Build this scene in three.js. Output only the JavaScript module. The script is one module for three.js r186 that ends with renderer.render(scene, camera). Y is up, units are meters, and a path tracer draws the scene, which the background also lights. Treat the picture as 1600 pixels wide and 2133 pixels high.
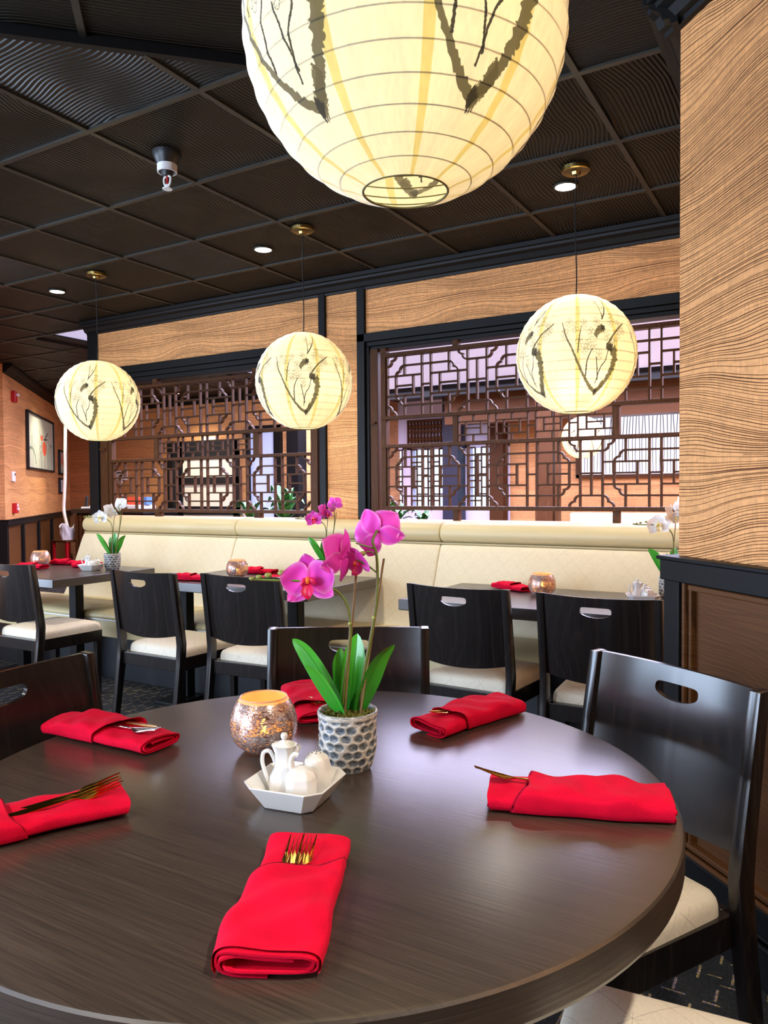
import * as THREE from 'three';
import { RoundedBoxGeometry } from 'three/addons/geometries/RoundedBoxGeometry.js';
import { mergeGeometries, mergeVertices, toCreasedNormals } from 'three/addons/utils/BufferGeometryUtils.js';
import { RectAreaLightUniformsLib } from 'three/addons/lights/RectAreaLightUniformsLib.js';

// ------------------------------------------------------------------ camera, sky, lights, exposure
const scene = new THREE.Scene();
const camera = new THREE.PerspectiveCamera(67.9, 1600 / 2133, 0.05, 60);
const D2R = Math.PI / 180;
camera.position.set(0, 1.295, 0);
camera.rotation.order = 'YXZ';
camera.rotation.set(-1.574 * D2R, 30.49 * D2R, -0.4234 * D2R);
const renderer = new THREE.WebGLRenderer({ antialias: true });
renderer.toneMapping = THREE.LinearToneMapping;
renderer.toneMappingExposure = 2.3;
renderer.shadowMap.enabled = true;
RectAreaLightUniformsLib.init();
scene.background = new THREE.Color(0.55, 0.72, 1.0);   // even daylight sky outside the windows
const WARM = new THREE.Color(1.0, 0.78, 0.50), COOL = new THREE.Color(0.62, 0.77, 1.0), LAV = new THREE.Color(0.70, 0.68, 1.0);
const L_WINDOW = 5.2, L_REAR = 5.5, L_CEILING_GLOW = 6.0, L_BULB = 0.16, L_DOWN = 8.5, L_WALL = 4.0;
const LT = [0.33, 0, -0.03, -0.1];                                     // how each paper lantern is turned about its cord
function areaLight(w, h, color, I, pos, target) {
  const l = new THREE.RectAreaLight(color, I, w, h); l.position.set(...pos); l.lookAt(...target); scene.add(l); return l;
}
areaLight(4.2, 2.1, COOL, L_WINDOW, [-6.52, 1.38, 0.4], [0, 1.38, 0.4]);              // daylight through the long side window
areaLight(3.6, 2.1, COOL, L_REAR, [-3.3, 1.38, 3.12], [-3.3, 1.38, 0]);                      // and through the window behind the photographer
areaLight(7.6, 5.0, LAV, L_CEILING_GLOW, [-2.65, 2.735, -7.2], [-2.65, 0, -7.2]);              // added light under the white back-room ceiling, in place of its daylight

// ------------------------------------------------------------------ helpers
function rng(seed) { let a = seed >>> 0; return () => { a = (a + 0x6d2b79f5) | 0; let t = Math.imul(a ^ (a >>> 15), 1 | a); t = (t + Math.imul(t ^ (t >>> 7), 61 | t)) ^ t; return ((t ^ (t >>> 14)) >>> 0) / 4294967296; }; }
const used = new Map();
function numbered(name) { const n = used.get(name) ?? 0; used.set(name, n + 1); return n ? `${name}_${String(n).padStart(3, '0')}` : name; }
function tag(o, label, category, group) { o.userData.label = label; if (category) o.userData.category = category; if (group) o.userData.group = group; return o; }
function thing(name, label, category, pos = [0, 0, 0], turn = 0, group) {
  const o = new THREE.Group(); o.name = numbered(name); o.position.set(...pos); o.rotation.y = turn; scene.add(o); return tag(o, label, category, group);
}
function part(name, geo, mat, parent, pos, rot) {
  const m = new THREE.Mesh(Array.isArray(geo) ? merge(geo) : geo, mat); m.name = name; m.castShadow = m.receiveShadow = true;
  if (pos) m.position.set(...pos); if (rot) m.rotation.set(...rot); parent.add(m); return m;
}
function struct(name, geo, mat, label) {
  const o = geo ? new THREE.Mesh(Array.isArray(geo) ? merge(geo) : geo, mat) : new THREE.Group(); o.name = numbered(name); o.castShadow = o.receiveShadow = true;
  o.userData.kind = 'structure'; if (label) o.userData.label = label; scene.add(o); return o;
}
function copy(src, pos, turn, label, group) {
  const c = src.clone(); c.name = numbered(src.name.replace(/_\d{3}$/, '')); c.userData = { ...src.userData }; c.position.set(...pos); c.rotation.set(0, turn, 0); if (label) c.userData.label = label; if (group) c.userData.group = group; scene.add(c); return c;
}
function merge(list) { return mergeGeometries(list.map((g) => { const h = g.index ? g.toNonIndexed() : g; for (const k of Object.keys(h.attributes)) if (!['position', 'normal', 'uv'].includes(k)) h.deleteAttribute(k); return h; })); }
function boxUV(g, s = 1) {                                   // uv in metres, by the main direction of the normal
  const p = g.attributes.position, n = g.attributes.normal, uv = new Float32Array(p.count * 2);
  for (let i = 0; i < p.count; i++) {
    const ax = Math.abs(n.getX(i)), ay = Math.abs(n.getY(i)), az = Math.abs(n.getZ(i));
    let u, v; if (ay >= ax && ay >= az) { u = p.getX(i); v = p.getZ(i); } else if (ax >= az) { u = p.getZ(i); v = p.getY(i); } else { u = p.getX(i); v = p.getY(i); }
    uv[2 * i] = u * s; uv[2 * i + 1] = v * s;
  }
  g.setAttribute('uv', new THREE.BufferAttribute(uv, 2)); return g;
}
function bx(w, h, d, x = 0, y = 0, z = 0, r = 0) { const g = r ? new RoundedBoxGeometry(w, h, d, 2, r) : new THREE.BoxGeometry(w, h, d).toNonIndexed(); g.translate(x, y, z); return boxUV(g); }
function span(x0, x1, y0, y1, z0, z1, r) { return bx(x1 - x0, y1 - y0, Math.abs(z1 - z0), (x0 + x1) / 2, (y0 + y1) / 2, (z0 + z1) / 2, r); }
function lathe(pts, seg = 32) { return new THREE.LatheGeometry(pts.map((p) => new THREE.Vector2(...p)), seg); }
function tube(pts, r, seg = 24, rs = 8) { return new THREE.TubeGeometry(new THREE.CatmullRomCurve3(pts.map((p) => new THREE.Vector3(...p))), seg, r, rs, false); }
function cyl(r0, r1, h, x = 0, y = 0, z = 0, s = 24) { const g = new THREE.CylinderGeometry(r0, r1, h, s); g.translate(x, y, z); return g; }
function surf(nu, nv, f, closeU = false) {                   // parametric sheet: f(u, v) -> [x, y, z]
  const pos = [], uv = [], idx = [];
  for (let j = 0; j <= nv; j++) for (let i = 0; i <= nu; i++) { pos.push(...f(i / nu, j / nv)); uv.push(i / nu, j / nv); }
  for (let j = 0; j < nv; j++) for (let i = 0; i < nu; i++) { const a = j * (nu + 1) + i, b = a + 1, c = a + nu + 1, d = c + 1; idx.push(a, b, d, a, d, c); }
  const g = new THREE.BufferGeometry(); g.setAttribute('position', new THREE.Float32BufferAttribute(pos, 3)); g.setAttribute('uv', new THREE.Float32BufferAttribute(uv, 2)); g.setIndex(idx); g.computeVertexNormals(); return g;
}
const smooth = (a, b, x) => { const t = Math.min(1, Math.max(0, (x - a) / (b - a))); return t * t * (3 - 2 * t); };
function periodicNoise(seed, nx, ny) {                       // value noise on the unit square that repeats
  const r = rng(seed), a = new Float32Array(nx * ny); for (let i = 0; i < a.length; i++) a[i] = r() * 2 - 1;
  return (x, y) => {
    x = (x - Math.floor(x)) * nx; y = (y - Math.floor(y)) * ny; const i = Math.floor(x), j = Math.floor(y); let u = x - i, v = y - j; u = u * u * (3 - 2 * u); v = v * v * (3 - 2 * v);
    const i1 = (i + 1) % nx, j1 = (j + 1) % ny, p = a[(j % ny) * nx + (i % nx)], q = a[(j % ny) * nx + i1], s = a[j1 * nx + (i % nx)], t = a[j1 * nx + i1];
    return p + (q - p) * u + (s - p) * v + (p - q - s + t) * u * v;
  };
}
function tex(W, H, f, srgb = true, rep) {                    // f(u, v) -> [r, g, b] in 0..255 or a number
  const d = new Uint8Array(W * H * 4);
  for (let y = 0, o = 0; y < H; y++) for (let x = 0; x < W; x++, o += 4) { const c = f((x + 0.5) / W, (y + 0.5) / H); if (typeof c === 'number') d[o] = d[o + 1] = d[o + 2] = c; else { d[o] = c[0]; d[o + 1] = c[1]; d[o + 2] = c[2]; } d[o + 3] = 255; }
  const t = new THREE.DataTexture(d, W, H); t.wrapS = t.wrapT = THREE.RepeatWrapping; t.magFilter = THREE.LinearFilter; t.minFilter = THREE.LinearMipmapLinearFilter; if (srgb) t.colorSpace = THREE.SRGBColorSpace; if (rep) t.repeat.set(...rep); t.needsUpdate = true; return t;
}
function canvasTex(W, H, draw, srgb = true, rep) {
  const c = document.createElement('canvas'); c.width = W; c.height = H; draw(c.getContext('2d'), W, H);
  const t = new THREE.CanvasTexture(c); t.wrapS = t.wrapT = THREE.RepeatWrapping; t.magFilter = THREE.LinearFilter; if (srgb) t.colorSpace = THREE.SRGBColorSpace; if (rep) t.repeat.set(...rep); return t;
}
const std = (o) => new THREE.MeshStandardMaterial(o), phy = (o) => new THREE.MeshPhysicalMaterial(o);
const clamp = (x) => Math.max(0, Math.min(255, x));

// ------------------------------------------------------------------ materials
const M = {};
{ // wavy engraved wall board: 1.2 m square, fine dark grooves
  const n1 = periodicNoise(3, 3, 4), n2 = periodicNoise(5, 9, 14), n3 = periodicNoise(9, 60, 150), n4 = periodicNoise(11, 400, 40), n5 = periodicNoise(13, 5, 160), r = rng(8), N = 160;
  const wgt = [], off = []; for (let i = 0; i < N; i++) { wgt.push(r() < 0.1 ? 0 : 0.6 + r() * 1.05); off.push((r() - 0.5) * 0.55); }
  const S = 2048, groove = new Float32Array(S * S);
  const phase = (u, v) => v * N + n1(u, v) * 7.5 + n2(u, v) * 0.75;
  for (let y = 0; y < S; y++) for (let x = 0; x < S; x++) {
    const u = x / S, v = y / S, p = phase(u, v), e = 1 / S, g = Math.hypot(phase(u + e, v) - p, phase(u, v + e) - p) * S / 1.2;   // lines per metre
    let k = 0; for (const i of [Math.floor(p), Math.floor(p) + 1]) { const m = ((i % N) + N) % N, d = Math.abs(p - i - off[m]) / g * 1000; const w = wgt[m] * (0.75 + 0.6 * n5(u, m / N)); if (w > 0.15) k = Math.max(k, 1 - smooth(0.25 * w + 0.1, 0.75 * w + 0.55, d)); }
    groove[y * S + x] = k;
  }
  const at = (u, v) => groove[Math.min(S - 1, Math.floor(v * S)) * S + Math.min(S - 1, Math.floor(u * S))];
  const map = tex(S, S, (u, v) => { const g = at(u, v), f = 1 + 0.05 * n3(u, v) + 0.05 * n4(u, v); return [clamp((232 * f) * (1 - g) + 74 * g), clamp((166 * f) * (1 - g) + 36 * g), clamp((106 * f) * (1 - g) + 18 * g)]; }, true, [1 / 1.2, 1 / 1.2]);
  const bump = tex(1024, 1024, (u, v) => clamp(225 - 190 * at(u, v) + 20 * n3(u, v)), false, [1 / 1.2, 1 / 1.2]);
  M.wave = phy({ map, bumpMap: bump, bumpScale: 0.0018, roughness: 0.55, specularIntensity: 0.5, name: 'wave_board' });
}
{ // black pressed ceiling tile with wavy ridges, 1.2 m of pattern
  const n1 = periodicNoise(21, 4, 5), n2 = periodicNoise(22, 12, 8), N = 70;
  const bump = tex(1024, 1024, (u, v) => { const p = u * N + n1(u, v) * 2.1 + n2(u, v) * 0.6, f = p - Math.floor(p); return clamp(255 * Math.pow(0.5 - 0.5 * Math.cos(2 * Math.PI * f), 0.7)); }, false, [1 / 1.2, 1 / 1.2]);
  M.tile = phy({ color: 0x211d15, roughness: 0.45, specularIntensity: 0.42, bumpMap: bump, bumpScale: 0.007, name: 'ceiling_tile' });
  M.tee = std({ color: 0x2b271f, roughness: 0.45, name: 'ceiling_tee' });
}
function woodTex(c0, c1, seed, W = 512, H = 1024, rings = 9, stretch = 1) {          // grain runs along v
  const a = periodicNoise(seed, 3, 4), b = periodicNoise(seed + 1, 160, 6), c = periodicNoise(seed + 2, 10, 5);
  return (u, v) => { const ph = (u + 0.18 * a(u, v * stretch) + 0.03 * c(u, v)) * rings, f = ph - Math.floor(ph), ring = Math.pow(1 - Math.abs(2 * f - 1), 6), k = clamp(255 * (0.35 + 0.45 * ring + 0.25 * b(u, v))) / 255; return [c0[0] + (c1[0] - c0[0]) * k, c0[1] + (c1[1] - c0[1]) * k, c0[2] + (c1[2] - c0[2]) * k]; };
}
M.chair = phy({ ior: 1.6, map: tex(512, 1024, woodTex([15, 12, 11], [44, 34, 30], 31), true, [1 / 0.45, 1 / 0.9]), roughness: 0.2, name: 'dark_stained_wood' });
M.black = phy({ specularIntensity: 0.4, map: tex(256, 512, woodTex([11, 11, 11], [21, 20, 20], 41, 0, 0, 30), true, [1 / 0.3, 1 / 0.6]), roughness: 0.5, name: 'black_stained_trim' });
M.panel = phy({ specularIntensity: 0.4, map: tex(512, 512, ((f) => (u, v) => f(v, u))(woodTex([80, 48, 22], [112, 70, 36], 51, 0, 0, 26, 1)), true, [1 / 0.9, 1 / 0.4]), roughness: 0.55, name: 'brown_wainscot' });
M.lattice = phy({ specularIntensity: 0.28, map: tex(256, 512, woodTex([54, 31, 14], [104, 64, 32], 61, 0, 0, 5), true, [1 / 0.12, 1 / 0.5]), roughness: 0.5, name: 'lattice_wood' });
{ // table laminate: fine grain along u
  const a = periodicNoise(71, 8, 420), b = periodicNoise(72, 4, 60), c = periodicNoise(73, 16, 1000);
  const f = (u, v) => { const k = 1 + 0.1 * a(u, v) + 0.05 * b(u, v) + 0.15 * c(u, v); return [clamp(60 * k), clamp(49 * k), clamp(41 * k)]; };
  M.table = phy({ ior: 1.9, map: tex(512, 1024, f, true, [1 / 0.9, 1 / 0.9]), bumpMap: tex(512, 1024, (u, v) => clamp(128 + 70 * a(u, v) + 40 * c(u, v)), false, [1 / 0.9, 1 / 0.9]), bumpScale: 0.0001, roughness: 0.29, name: 'dark_table_laminate' });
}
function stitch(W, S, draw, base, line) {                     // upholstery with stitched line pattern
  const n = periodicNoise(83, 90, 90);
  return canvasTex(W, W, (g) => { const im = g.createImageData(W, W); for (let y = 0, o = 0; y < W; y++) for (let x = 0; x < W; x++, o += 4) { const k = 1 + 0.025 * n(x / W, y / W); im.data[o] = base[0] * k; im.data[o + 1] = base[1] * k; im.data[o + 2] = base[2] * k; im.data[o + 3] = 255; } g.putImageData(im, 0, 0); g.strokeStyle = line; draw(g, W); }, true, [1 / S, 1 / S]);
}
M.seat = std({ map: stitch(1024, 0.26, (g, W) => {
  g.lineWidth = 3; g.setLineDash([9, 5]); const L = (a, b, c, d) => { g.beginPath(); g.moveTo(a * W, b * W); g.lineTo(c * W, d * W); g.stroke(); };
  for (const [ox, oy] of [[0, 0], [0.5, 0.5]]) for (const dx of [-1, 0, 1]) for (const dy of [-1, 0, 1]) { const cx = ox + dx, cy = oy + dy; for (const [sx, sy] of [[1, 1], [1, -1], [-1, 1], [-1, -1]]) { L(cx + sx * 0.04, cy + sy * 0.04, cx + sx * 0.5, cy + sy * 0.5); } L(cx - 0.42, cy, cx, cy - 0.42); L(cx, cy - 0.42, cx + 0.42, cy); L(cx - 0.42, cy, cx, cy + 0.42); L(cx + 0.06, cy, cx - 0.06, cy); L(cx, cy + 0.06, cx, cy - 0.06); }
}, [224, 210, 186], 'rgba(110,98,80,0.75)'), roughness: 0.7, name: 'cream_seat_vinyl' });
M.booth = std({ map: stitch(1024, 0.36, (g, W) => {
  g.lineWidth = 2; g.setLineDash([7, 6]); for (let i = -4; i <= 8; i++) for (const s of [1, -1]) for (const o of [0, 0.03]) { g.beginPath(); g.moveTo((i / 4 + o) * W, 0); g.lineTo((i / 4 + o + s * 1) * W, W); g.stroke(); }
}, [222, 206, 172], 'rgba(150,128,92,0.5)'), roughness: 0.55, name: 'cream_booth_vinyl' });
M.boothPlain = std({ color: 0xd0bc8c, roughness: 0.45, name: 'tan_booth_vinyl' });
{ // carpet: charcoal pile with short gold bars
  const n = periodicNoise(91, 256, 256), n2 = periodicNoise(92, 9, 9), r = rng(17), gold = new Uint8Array(1024 * 1024);
  const put = (x, y, w, h) => { for (let j = 0; j < h; j++) for (let i = 0; i < w; i++) if (r() < 0.86) gold[((y + j) & 1023) * 1024 + ((x + i) & 1023)] = 1; };
  for (let j = 0; j < 16; j++) for (let i = 0; i < 16; i++) { const x = i * 64 + (r() * 14 | 0) + (j & 1) * 30, y = j * 64 + (r() * 14 | 0); if (r() < 0.82) put(x, y, 5, 30 + (r() * 22 | 0)); if (r() < 0.7) put(x - 18, y + 40 + (r() * 8 | 0), 20 + (r() * 26 | 0), 4); if (r() < 0.4) put(x + 18, y + 22, 26, 3); }
  M.carpet = std({ map: tex(1024, 1024, (u, v) => { const k = 1 + 0.5 * n(u, v) + 0.25 * n2(u, v); return gold[(v * 1024 | 0) * 1024 + (u * 1024 | 0)] ? [clamp(186 * (0.85 + 0.3 * n(v, u))), clamp(156 * (0.85 + 0.3 * n(v, u))), clamp(106 * k)] : [clamp(24 * k), clamp(23 * k), clamp(23 * k)]; }, true, [1 / 1.4, 1 / 1.4]), bumpMap: tex(512, 512, (u, v) => clamp(128 + 110 * n(u, v)), false, [1 / 0.5, 1 / 0.5]), bumpScale: 0.004, roughness: 0.95, name: 'carpet' });
}
{ const n = periodicNoise(95, 120, 120), n2 = periodicNoise(96, 7, 7);
  M.napkin = phy({ map: tex(256, 256, (u, v) => { const k = 1 + 0.05 * n(u, v) + 0.04 * n2(u, v); return [clamp(208 * k), clamp(2 * k), clamp(46 * k)]; }, true, [1 / 0.12, 1 / 0.12]), roughness: 0.9, specularIntensity: 0.3, name: 'red_cotton' }); }
M.gold = std({ color: 0xd9a441, metalness: 1, roughness: 0.16, name: 'polished_gold' });
M.silver = std({ color: 0xcfcac4, metalness: 1, roughness: 0.14, name: 'polished_steel' });
M.brass = std({ color: 0xa08a52, metalness: 1, roughness: 0.25, name: 'brass' });
M.nickel = std({ color: 0xb9b7aa, metalness: 1, roughness: 0.22, name: 'nickel' });
M.china = phy({ color: 0xe4e0da, roughness: 0.2, clearcoat: 0.5, clearcoatRoughness: 0.06, name: 'white_china' });
M.white = std({ color: 0xe9e7e4, roughness: 0.5, name: 'white_plastic' });
M.dark = std({ color: 0x14161a, roughness: 0.4, name: 'dark_plastic' });
M.red = std({ color: 0xb3101c, roughness: 0.4, name: 'red_plastic' });
M.plaster = std({ color: 0xdad2e6, roughness: 0.85, name: 'plaster' });
M.cream = std({ color: 0xe6dfc4, roughness: 0.6, name: 'cream_board' });
M.navy = std({ color: 0x1c2138, roughness: 0.5, name: 'navy_paint' });
M.cord = std({ color: 0x0d0c0c, roughness: 0.5, name: 'black_cord' });
M.glass = phy({ color: 0xffffff, transmission: 1, thickness: 0, roughness: 0.02, ior: 1.5, name: 'pane_glass' });

// ------------------------------------------------------------------ structure: floor, ceiling, walls
struct('floor', span(-13, 3, -0.12, 0, -13, 3.6), M.carpet, 'dark carpet with short gold bars');
{
  const ceil = struct('ceiling', null, null, 'black ceiling of pressed wavy tiles in a grid');
  part('ceiling_slab', span(-13, 3, 2.83, 2.98, -13, 3.6), M.tee, ceil);
  const G = 0.61, X0 = -0.79, Z0 = -2.1, T = 0.588, r = rng(4), vars = { z: [], x: [] };
  for (let k = 0; k < 5; k++) for (const d of ['z', 'x']) {
    const g = new RoundedBoxGeometry(T, 0.016, T, 1, 0.004); boxUV(g); const uv = g.attributes.uv, ox = r() * 1.2, oy = r() * 1.2;
    for (let i = 0; i < uv.count; i++) { const u = uv.getX(i), v = uv.getY(i); if (d === 'z') uv.setXY(i, u + ox, v + oy); else uv.setXY(i, v + ox, u + oy); }
    vars[d].push(g);
  }
  const E = [-2.01, -1.84], near = (x, z) => (x - E[0]) * 0.7071 + (z - E[1]) * 0.7071 > 0 && x < -1.43;   // the part of the ceiling that is laid out at 45 degrees
  const seen = (x, z) => { const a = Math.atan2(-x, -z) / D2R - 30.49, d = Math.hypot(x, z); return d > 1.75 && Math.abs(a) < 37; };
  const sky = (x, z) => x > -6.5 && z < -4.55;  // area of the white back-room ceiling that is made to glow
  for (let i = -15; i < 4; i++) for (let j = -13; j < 4; j++) {
    const x = X0 + (i + 0.5) * G, z = Z0 + (j + 0.5) * G;
    const cross = x < -1.5 && x > -4.6 && [[-1, -1], [1, -1], [1, 1], [-1, 1]].some(([p, q]) => (x + p * T / 2 - E[0]) * 0.7071 + (z + q * T / 2 - E[1]) * 0.7071 > 0); if (cross || near(x, z) || !seen(x, z) || (sky(x, z) && z > -9.9) || x - z < -3.2 || (z < -4.55 && x > -0.2) || z < -11.5) continue;
    if (x > -0.38 && x - z > 2.2) continue;
    const alongX = (z > -2.7 && x > -1.45) || (i * 7 + j * 3) % 11 === 0;
    part('ceiling_tile', vars[alongX ? 'x' : 'z'][Math.abs(i * 3 + j * 5) % 5], M.tile, ceil, [x, 2.781, z]);
  }
  for (let i = -14; i < 5; i++) { const x = X0 + i * G; if (x > -1.5) part('ceiling_tee', span(x - 0.012, x + 0.012, 2.765, 2.80, -4.5, -0.6), M.tee, ceil); else { const zs = x < -6.5 ? -10.6 : -4.5, ze = Math.min(-1.0, -(x - E[0]) + E[1]); part('ceiling_tee', span(x - 0.012, x + 0.012, 2.765, 2.80, zs, ze), M.tee, ceil); } }
  for (let j = -14; j < 3; j++) { const z = Z0 + j * G, xs = z < -4.55 ? -12 : -9.6, xe = z < -4.55 ? -6.5 : (z > -2.42 ? -1.43 : 0.2); const lo = Math.max(xs, -9.6 - (z < -4.55 ? 3 : 0)); if (z <= -2.42 || z > -2.42) { const hi = z < -4.55 ? -6.5 : z > E[1] - (-1.43 - E[0]) ? Math.min(-1.43, E[0] - (z - E[1])) : 0.2; part('ceiling_tee', span(lo, hi, 2.764, 2.80, z - 0.012, z + 0.012), M.tee, ceil); if (hi < 0 && z > -4.55) part('ceiling_tee', span(-1.43, 0.6, 2.764, 2.80, z - 0.012, z + 0.012), M.tee, ceil); } }
  // tiles cut along the edge of the 45 degree field, and the field itself, a little higher
  const a = new THREE.Vector2(Math.SQRT1_2, -Math.SQRT1_2), b = new THREE.Vector2(Math.SQRT1_2, Math.SQRT1_2), E2 = new THREE.Vector2(...E);   // a runs along the edge, b away from it (x, z)
  const clip = (poly, f) => { const out = []; poly.forEach((p, i) => { const q = poly[(i + 1) % poly.length], fp = f(p), fq = f(q); if (fp >= 0) out.push(p); if ((fp >= 0) !== (fq >= 0)) out.push(p.clone().lerp(q, fp / (fp - fq))); }); return out; };
  const plate = (poly, y, turn) => { if (poly.length < 3) return; const g = new THREE.ExtrudeGeometry(new THREE.Shape(poly.map((p) => new THREE.Vector2(p.x, -p.y))), { depth: 0.016, bevelEnabled: false }); g.rotateX(-Math.PI / 2); g.translate(0, y, 0); boxUV(g); const uv = g.attributes.uv; for (let i = 0; i < uv.count; i++) { const u = uv.getX(i), v = uv.getY(i); uv.setXY(i, u * turn.x + v * turn.y, -u * turn.y + v * turn.x); } part('ceiling_tile', g, M.tile, ceil); };
  const V2 = (x, z) => new THREE.Vector2(x, z), edge = (p) => (p.x - E[0]) * b.x + (p.y - E[1]) * b.y;
  for (let i = -15; i < 4; i++) for (let j = -13; j < 6; j++) {
    const x = X0 + (i + 0.5) * G, z = Z0 + (j + 0.5) * G, h = T / 2, sq = [V2(x - h, z - h), V2(x + h, z - h), V2(x + h, z + h), V2(x - h, z + h)];
    const far = sq.filter((p) => edge(p) < 0).length; if (x > -1.5 || x < -4.6 || (far === 4 && !near(x, z)) || far === 0) continue;
    plate(clip(sq, (p) => -edge(p) - 0.01), 2.773, j >= 0 ? V2(0, 1) : V2(1, 0));
  }
  const at2 = (s, t) => V2(E[0] + a.x * s + b.x * t, E[1] + a.y * s + b.y * t);
  for (let i = -6; i < 3; i++) for (let j = 0; j < 4; j++) {
    const s0 = -0.19 + i * G + 0.011, s1 = s0 + T, t0 = 0.035 + j * G, t1 = t0 + T;
    const c = at2((s0 + s1) / 2, (t0 + t1) / 2); if (c.x < -4.4 || Math.hypot(c.x, c.y) < 0.9) continue;
    plate(clip([at2(s0, t0), at2(s1, t0), at2(s1, t1), at2(s0, t1)], (p) => -1.445 - p.x), 2.80, V2(Math.SQRT1_2, Math.SQRT1_2));
  }
  for (let i = -6; i < 3; i++) { const p = at2(-0.19 + i * G, 0.9); if (p.x < -1.5 && p.x > -4) part('ceiling_tee', bx(0.024, 0.03, 1.75), M.tee, ceil, [p.x, 2.806, p.y], [0, Math.PI / 4, 0]); }
  { const p = at2(-1.2, 0.012); part('ceiling_edge_strip', bx(4.0, 0.05, 0.028), M.black, ceil, [p.x, 2.792, p.y], [0, Math.PI / 4, 0]); }
}
{ // back wall with two screened openings
  const w = struct('wall_back', null, null, 'wood-look wavy board wall with two screened openings'), zf = -4.45, zb = -4.61, P = (x0, x1, y0, y1) => part('wall_panel', span(x0, x1, y0, y1, zf, zb), M.wave, w);
  P(-5.59, -0.4, 0, 1.1); P(-5.477, -3.12, 2.355, 2.77); P(-3.085, -2.81, 1.1, 2.77); P(-2.755, -0.4, 2.365, 2.77);
  const trims = [[-5.59, -5.477, 0, 2.77], [-3.135, -3.08, 1.1, 2.77], [-2.815, -2.752, 1.1, 2.77]];
  for (const [x0, x1, y0, y1] of trims) struct('trim_1', [span(x0, x1, y0, y1, -4.425, -4.62, 0.004)], M.black, 'black upright trim post');
  struct('trim_2', [span(-5.477, -3.08, 2.30, 2.36, -4.425, -4.62, 0.004), span(-5.46, -3.135, 2.262, 2.30, -4.445, -4.60, 0.004), span(-5.46, -3.135, 2.225, 2.262, -4.46, -4.58, 0.004)], M.black, 'black header over the long opening');
  struct('trim_3', [span(-2.815, -0.4, 2.313, 2.37, -4.425, -4.62, 0.004), span(-2.752, -0.4, 2.283, 2.313, -4.445, -4.60, 0.004), span(-2.752, -0.4, 2.257, 2.283, -4.46, -4.58, 0.004), span(-2.752, -2.728, 1.1, 2.283, -4.445, -4.60, 0.004)], M.black, 'black header over the wide opening');
  const crown = (len) => { const s = new THREE.Shape(); [[0, 0], [0.018, 0], [0.022, 0.014], [0.04, 0.018], [0.055, 0.045], [0.078, 0.058], [0.082, 0.072], [0.098, 0.076], [0.1, 0.1], [0, 0.1]].forEach((p, i) => (i ? s.lineTo(...p) : s.moveTo(...p))); const g = new THREE.ExtrudeGeometry(s, { depth: len, bevelEnabled: false }); return boxUV(g); };
  // profile x = out from the wall, y = up; extruded along its own z
  const place = (g, o, turn) => { g.rotateY(turn); g.translate(...o); return boxUV(g); };
  struct('trim_4', place(crown(5.2), [-0.4, 2.668, -4.45], -Math.PI / 2), M.black, 'black crown moulding on the back wall');
  M.crown = crown; M.place = place;
}
function wallRun(name, origin, turn, len, opts, label) {      // a panelled wall: local x along it, local z out of it
  const w = struct(name, null, null, label); w.position.set(...origin); w.rotation.y = turn;
  const { cap = 1.02, wains = true, top = 2.77, stiles = [], base = true, x0 = 0 } = opts;
  part('wall_panel', span(x0, len, wains ? cap : 0, top, 0, -0.14), M.wave, w);
  if (wains) {
    part('wainscot_backing', span(x0, len, 0, cap, -0.012, -0.14), M.panel, w);
    part('wainscot_cap', [span(x0 - 0.045, len, cap - 0.012, cap, -0.1, 0.05, 0.003), span(x0 - 0.04, len, cap - 0.075, cap - 0.012, -0.1, 0.04, 0.004)], M.black, w);
    const xs = [x0, ...stiles, len];
    for (let i = 0; i < xs.length - 1; i++) {
      const l = xs[i], rr = xs[i + 1], lo = 0.215;
      part('wainscot_stile', span(l - (i ? 0.035 : 0.04), l + 0.035, 0.13, cap - 0.07, -0.1, 0.026, 0.004), M.black, w);
      part('panel_bead', [span(l + 0.035, l + 0.05, lo, cap - 0.075, -0.05, 0.018, 0.006), span(l + 0.055, l + 0.068, lo, cap - 0.09, -0.05, 0.008, 0.005), span(l + 0.05, rr - 0.04, cap - 0.10, cap - 0.082, -0.05, 0.008, 0.005), span(l + 0.05, rr - 0.04, lo, lo + 0.018, -0.05, 0.012, 0.005), span(l + 0.05, rr - 0.04, lo - 0.02, lo - 0.004, -0.05, 0.02, 0.005)], M.panel, w);
    }
    part('wainscot_rail', span(x0, len, 0.12, 0.2, -0.05, 0.024, 0.004), M.black, w);
  }
  if (base) part('baseboard', [span(x0 - 0.02, len, 0, 0.1, -0.05, 0.03, 0.003), span(x0 - 0.02, len, 0.1, 0.118, -0.05, 0.038, 0.006), span(x0 - 0.02, len, 0.125, 0.135, -0.05, 0.03, 0.004)], M.black, w);
  return w;
}
{
  const pil = wallRun('wall_right', [-0.40, 0, -2.45], -Math.PI / 4, 4.3, { cap: 1.092, stiles: [1.15, 2.3, 3.4] }, 'angled wall end with wavy board over black and brown wainscot');
  const cr = M.crown(4.35); part('crown_moulding', M.place(cr, [4.3, 2.668, 0], -Math.PI / 2), M.black, pil);
  struct('wall_return', span(-0.40, -0.26, 0, 2.77, -4.45, -2.46), M.wave, 'side of the angled wall end');
  struct('trim_5', M.place(M.crown(2.1), [-0.40, 2.668, -2.40], Math.PI), M.black, 'black crown moulding beside the angled wall end');
}
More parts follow.
